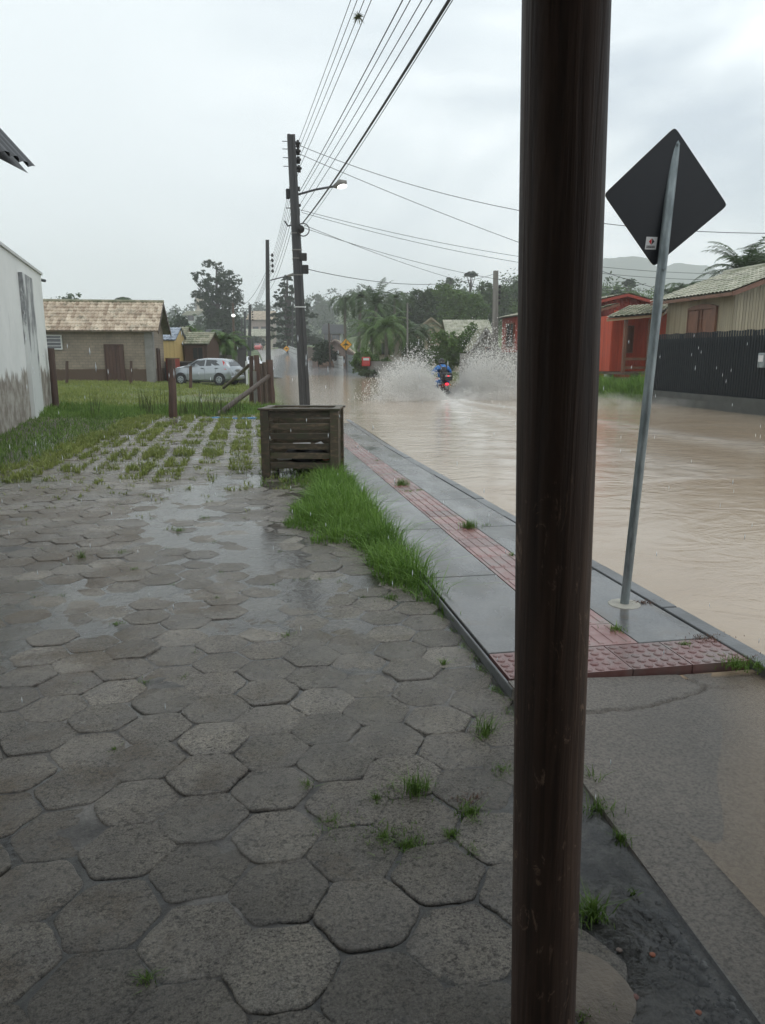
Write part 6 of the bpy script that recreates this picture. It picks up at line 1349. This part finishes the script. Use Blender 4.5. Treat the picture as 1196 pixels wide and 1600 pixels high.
# splash: drops thrown out to both sides by the wheels
def drops(name, n, gen, mt, parent=None):
    C_ = []; R_ = []
    for i in range(n): p, r_ = gen(); C_.append(p); R_.append(r_)
    C_ = np.array(C_); R_ = np.array(R_)[:, None, None]; O = np.array([(1, 0, 0), (-1, 0, 0), (0, 1, 0), (0, -1, 0), (0, 0, 1.3), (0, 0, -1.3)], dtype=float)[None]
    V = (C_[:, None, :]+O*R_).reshape(-1, 3); f = np.array([(0, 2, 4), (2, 1, 4), (1, 3, 4), (3, 0, 4), (2, 0, 5), (1, 2, 5), (3, 1, 5), (0, 3, 5)]); F = (f[None]+6*np.arange(n)[:, None, None]).reshape(-1, 3)
    return tag(npmesh(name, V, F, mt, smooth=True), kind='stuff')
m, nt, b, o = newmat('spray_water'); b.inputs['Base Color'].default_value = (.92, .91, .88, 1); b.inputs['Roughness'].default_value = .1; tr = nt.nodes.new('ShaderNodeBsdfTranslucent'); tr.inputs[0].default_value = (.92, .91, .88, 1)
ms = nt.nodes.new('ShaderNodeMixShader'); ms.inputs[0].default_value = .45; nt.links.new(b.outputs[0], ms.inputs[1]); nt.links.new(tr.outputs[0], ms.inputs[2]); nt.links.new(ms.outputs[0], o.inputs[0]); MT['spray'] = m
rs = random.Random(11)
def ball_(s_=None, fine=False):
    while True:
        s_ = rs.choice((-1, 1)); th_ = math.radians(min(78, max(8, rs.gauss(40, 15)))); v_ = 7.6*rs.betavariate(3.2, 1.5)*(1.12 if s_ > 0 else .95)
        lx, vz = v_*math.cos(th_)*rs.uniform(.75, 1), v_*math.sin(th_); tf = 2*vz/9.8; t = tf*rs.random()**(1.25 if fine else .85)
        x = s_*(.12+lx*t*.8); z = vz*t-4.9*t*t; y = 1.0-rs.random()**1.5*2.2-1.6*t+rs.gauss(0, .12)
        if z > 0 and not (abs(x) < .75 and z > abs(x)*.75-.05 and y < 1.4 and rs.random() < .93): break
    j = .04+.05*t; return (MO.x+x+rs.gauss(0, j), MO.y+y, -.13+z+rs.gauss(0, j)*.5), t
def g1_(): p, t = ball_(); return p, rs.uniform(.009, .021)*(1 if rs.random() < .88 else 1.6)
def g2_(): p, t = ball_(fine=True); return p, rs.uniform(.005, .010)
drops('water_splash', 42000, g1_, MT['spray']); drops('water_splash', 110000, g2_, MT['spray'])
# fine mist hanging in the fan
m = bpy.data.materials.new('spray_mist'); m.use_nodes = True; nt = m.node_tree; nt.nodes.clear(); o = nt.nodes.new('ShaderNodeOutputMaterial'); pv = nt.nodes.new('ShaderNodeVolumePrincipled')
pv.inputs['Color'].default_value = (.93, .92, .90, 1); pv.inputs['Anisotropy'].default_value = .2; v = coords(nt)
nt.links.new(math_(nt, 'MULTIPLY', ramp(nt, noisen(nt, coords(nt, 'pos', (1, .6, 1)), 1.7, 4, .65, .5), [(.42, 0), (.68, 1)]), .75), pv.inputs['Density']); nt.links.new(pv.outputs[0], o.inputs['Volume'])
for s_ in (-1, 1):
    q = MB(); q.loft([[Vector((MO.x+s_*(.15+a), MO.y+dy, -.10+b_)) for a, b_ in ((0, 0), (R_*.35, H_*.75), (R_*.7, H_), (R_, H_*.65), (R_*.95, 0))] for dy, R_, H_ in ((1.1, .6, .4), (.4, 2.2, 1.3), (-.4, 2.7, 1.7), (-1.4, 2.9, 1.3), (-2.6, 2.6, .5))]); tag(q.fixn().build('spray_mist', m), kind='stuff')
q = MB(); q.loft([[Vector((MO.x+a, MO.y+dy, b_)) for a, b_ in ((-w, -.12), (-w*.8, h_-.12), (w*1.3, h_-.12), (w*1.6, -.12))] for dy, w, h_ in ((-1.5, 3.2, .45), (-4, 4.2, .42), (-8, 5.2, .25))])
m2 = m.copy(); m2.node_tree.nodes['Math'].inputs[1].default_value = .22; tag(q.fixn().build('spray_mist', m2), kind='stuff')
# rain in the air near the viewer
m, nt, b, o = newmat('rain_drop'); b.inputs['Base Color'].default_value = (.85, .88, .9, 1); b.inputs['Roughness'].default_value = .05; tr = nt.nodes.new('ShaderNodeBsdfTranslucent'); tr.inputs[0].default_value = (.9, .93, .95, 1)
ms = nt.nodes.new('ShaderNodeMixShader'); ms.inputs[0].default_value = .5; nt.links.new(b.outputs[0], ms.inputs[1]); nt.links.new(tr.outputs[0], ms.inputs[2]); nt.links.new(ms.outputs[0], o.inputs[0])
C_ = []
while len(C_) < 260:
    y = rs.uniform(2.1, 11); x = rs.uniform(-.5*y, .9*y); z = rs.uniform(0, 1.55+.03*y)
    C_.append((x, y, z))
V = []; F = []
for c in C_:
    b0 = len(V); r_ = .0015+.00028*c[1]; V += [(c[0]+r_, c[1], c[2]), (c[0]-r_, c[1], c[2]), (c[0], c[1]+r_, c[2]), (c[0], c[1]-r_, c[2]), (c[0], c[1], c[2]+r_*8), (c[0], c[1], c[2]-r_*6)]
    F += [(b0+a, b0+b_, b0+d) for a, b_, d in ((0, 2, 4), (2, 1, 4), (1, 3, 4), (3, 0, 4), (2, 0, 5), (1, 2, 5), (3, 1, 5), (0, 3, 5))]
tag(npmesh('rain_drops', V, F, m, smooth=True), kind='stuff')

# ------------------------------------------------------------------ rainy air
m = bpy.data.materials.new('haze'); m.use_nodes = True; nt = m.node_tree; nt.nodes.clear(); o = nt.nodes.new('ShaderNodeOutputMaterial'); pv = nt.nodes.new('ShaderNodeVolumePrincipled')
pv.inputs['Color'].default_value = (.985, .99, 1, 1); pv.inputs['Density'].default_value = .00085; pv.inputs['Anisotropy'].default_value = .0; nt.links.new(pv.outputs[0], o.inputs['Volume'])
q = MB(); q.box((0, 780, 85), (2200, 1700, 180)); tag(q.build('haze', m), kind='stuff')

# dead needles and litter on the pavement end
P_ = []; H_ = []; 
for px, py, n, rx, ry in ((1105, 998, 200, .06, .03), (1010, 942, 160, .06, .025), (880, 1005, 30, .1, .03), (600, 705, 60, .12, .06), (1180, 1030, 60, .05, .03), (730, 1250, 60, .04, .02)):
    c = gp(px, py, lambda x, y: Sz(y)+.06 if py < 1200 else Pz(y))
    for i in range(n): P_.append((c.x+rnd.gauss(0, rx), c.y+rnd.gauss(0, ry), (Sz(c.y)+.060 if py < 1200 else Pz(c.y)+.002))); H_.append(rnd.uniform(.006, .02))
lm = leafmat('dead_litter', (.07, .03, .02), (.24, .13, .08)); blades('dead_litter', P_, np.array(H_), .004, lm, 1.0)
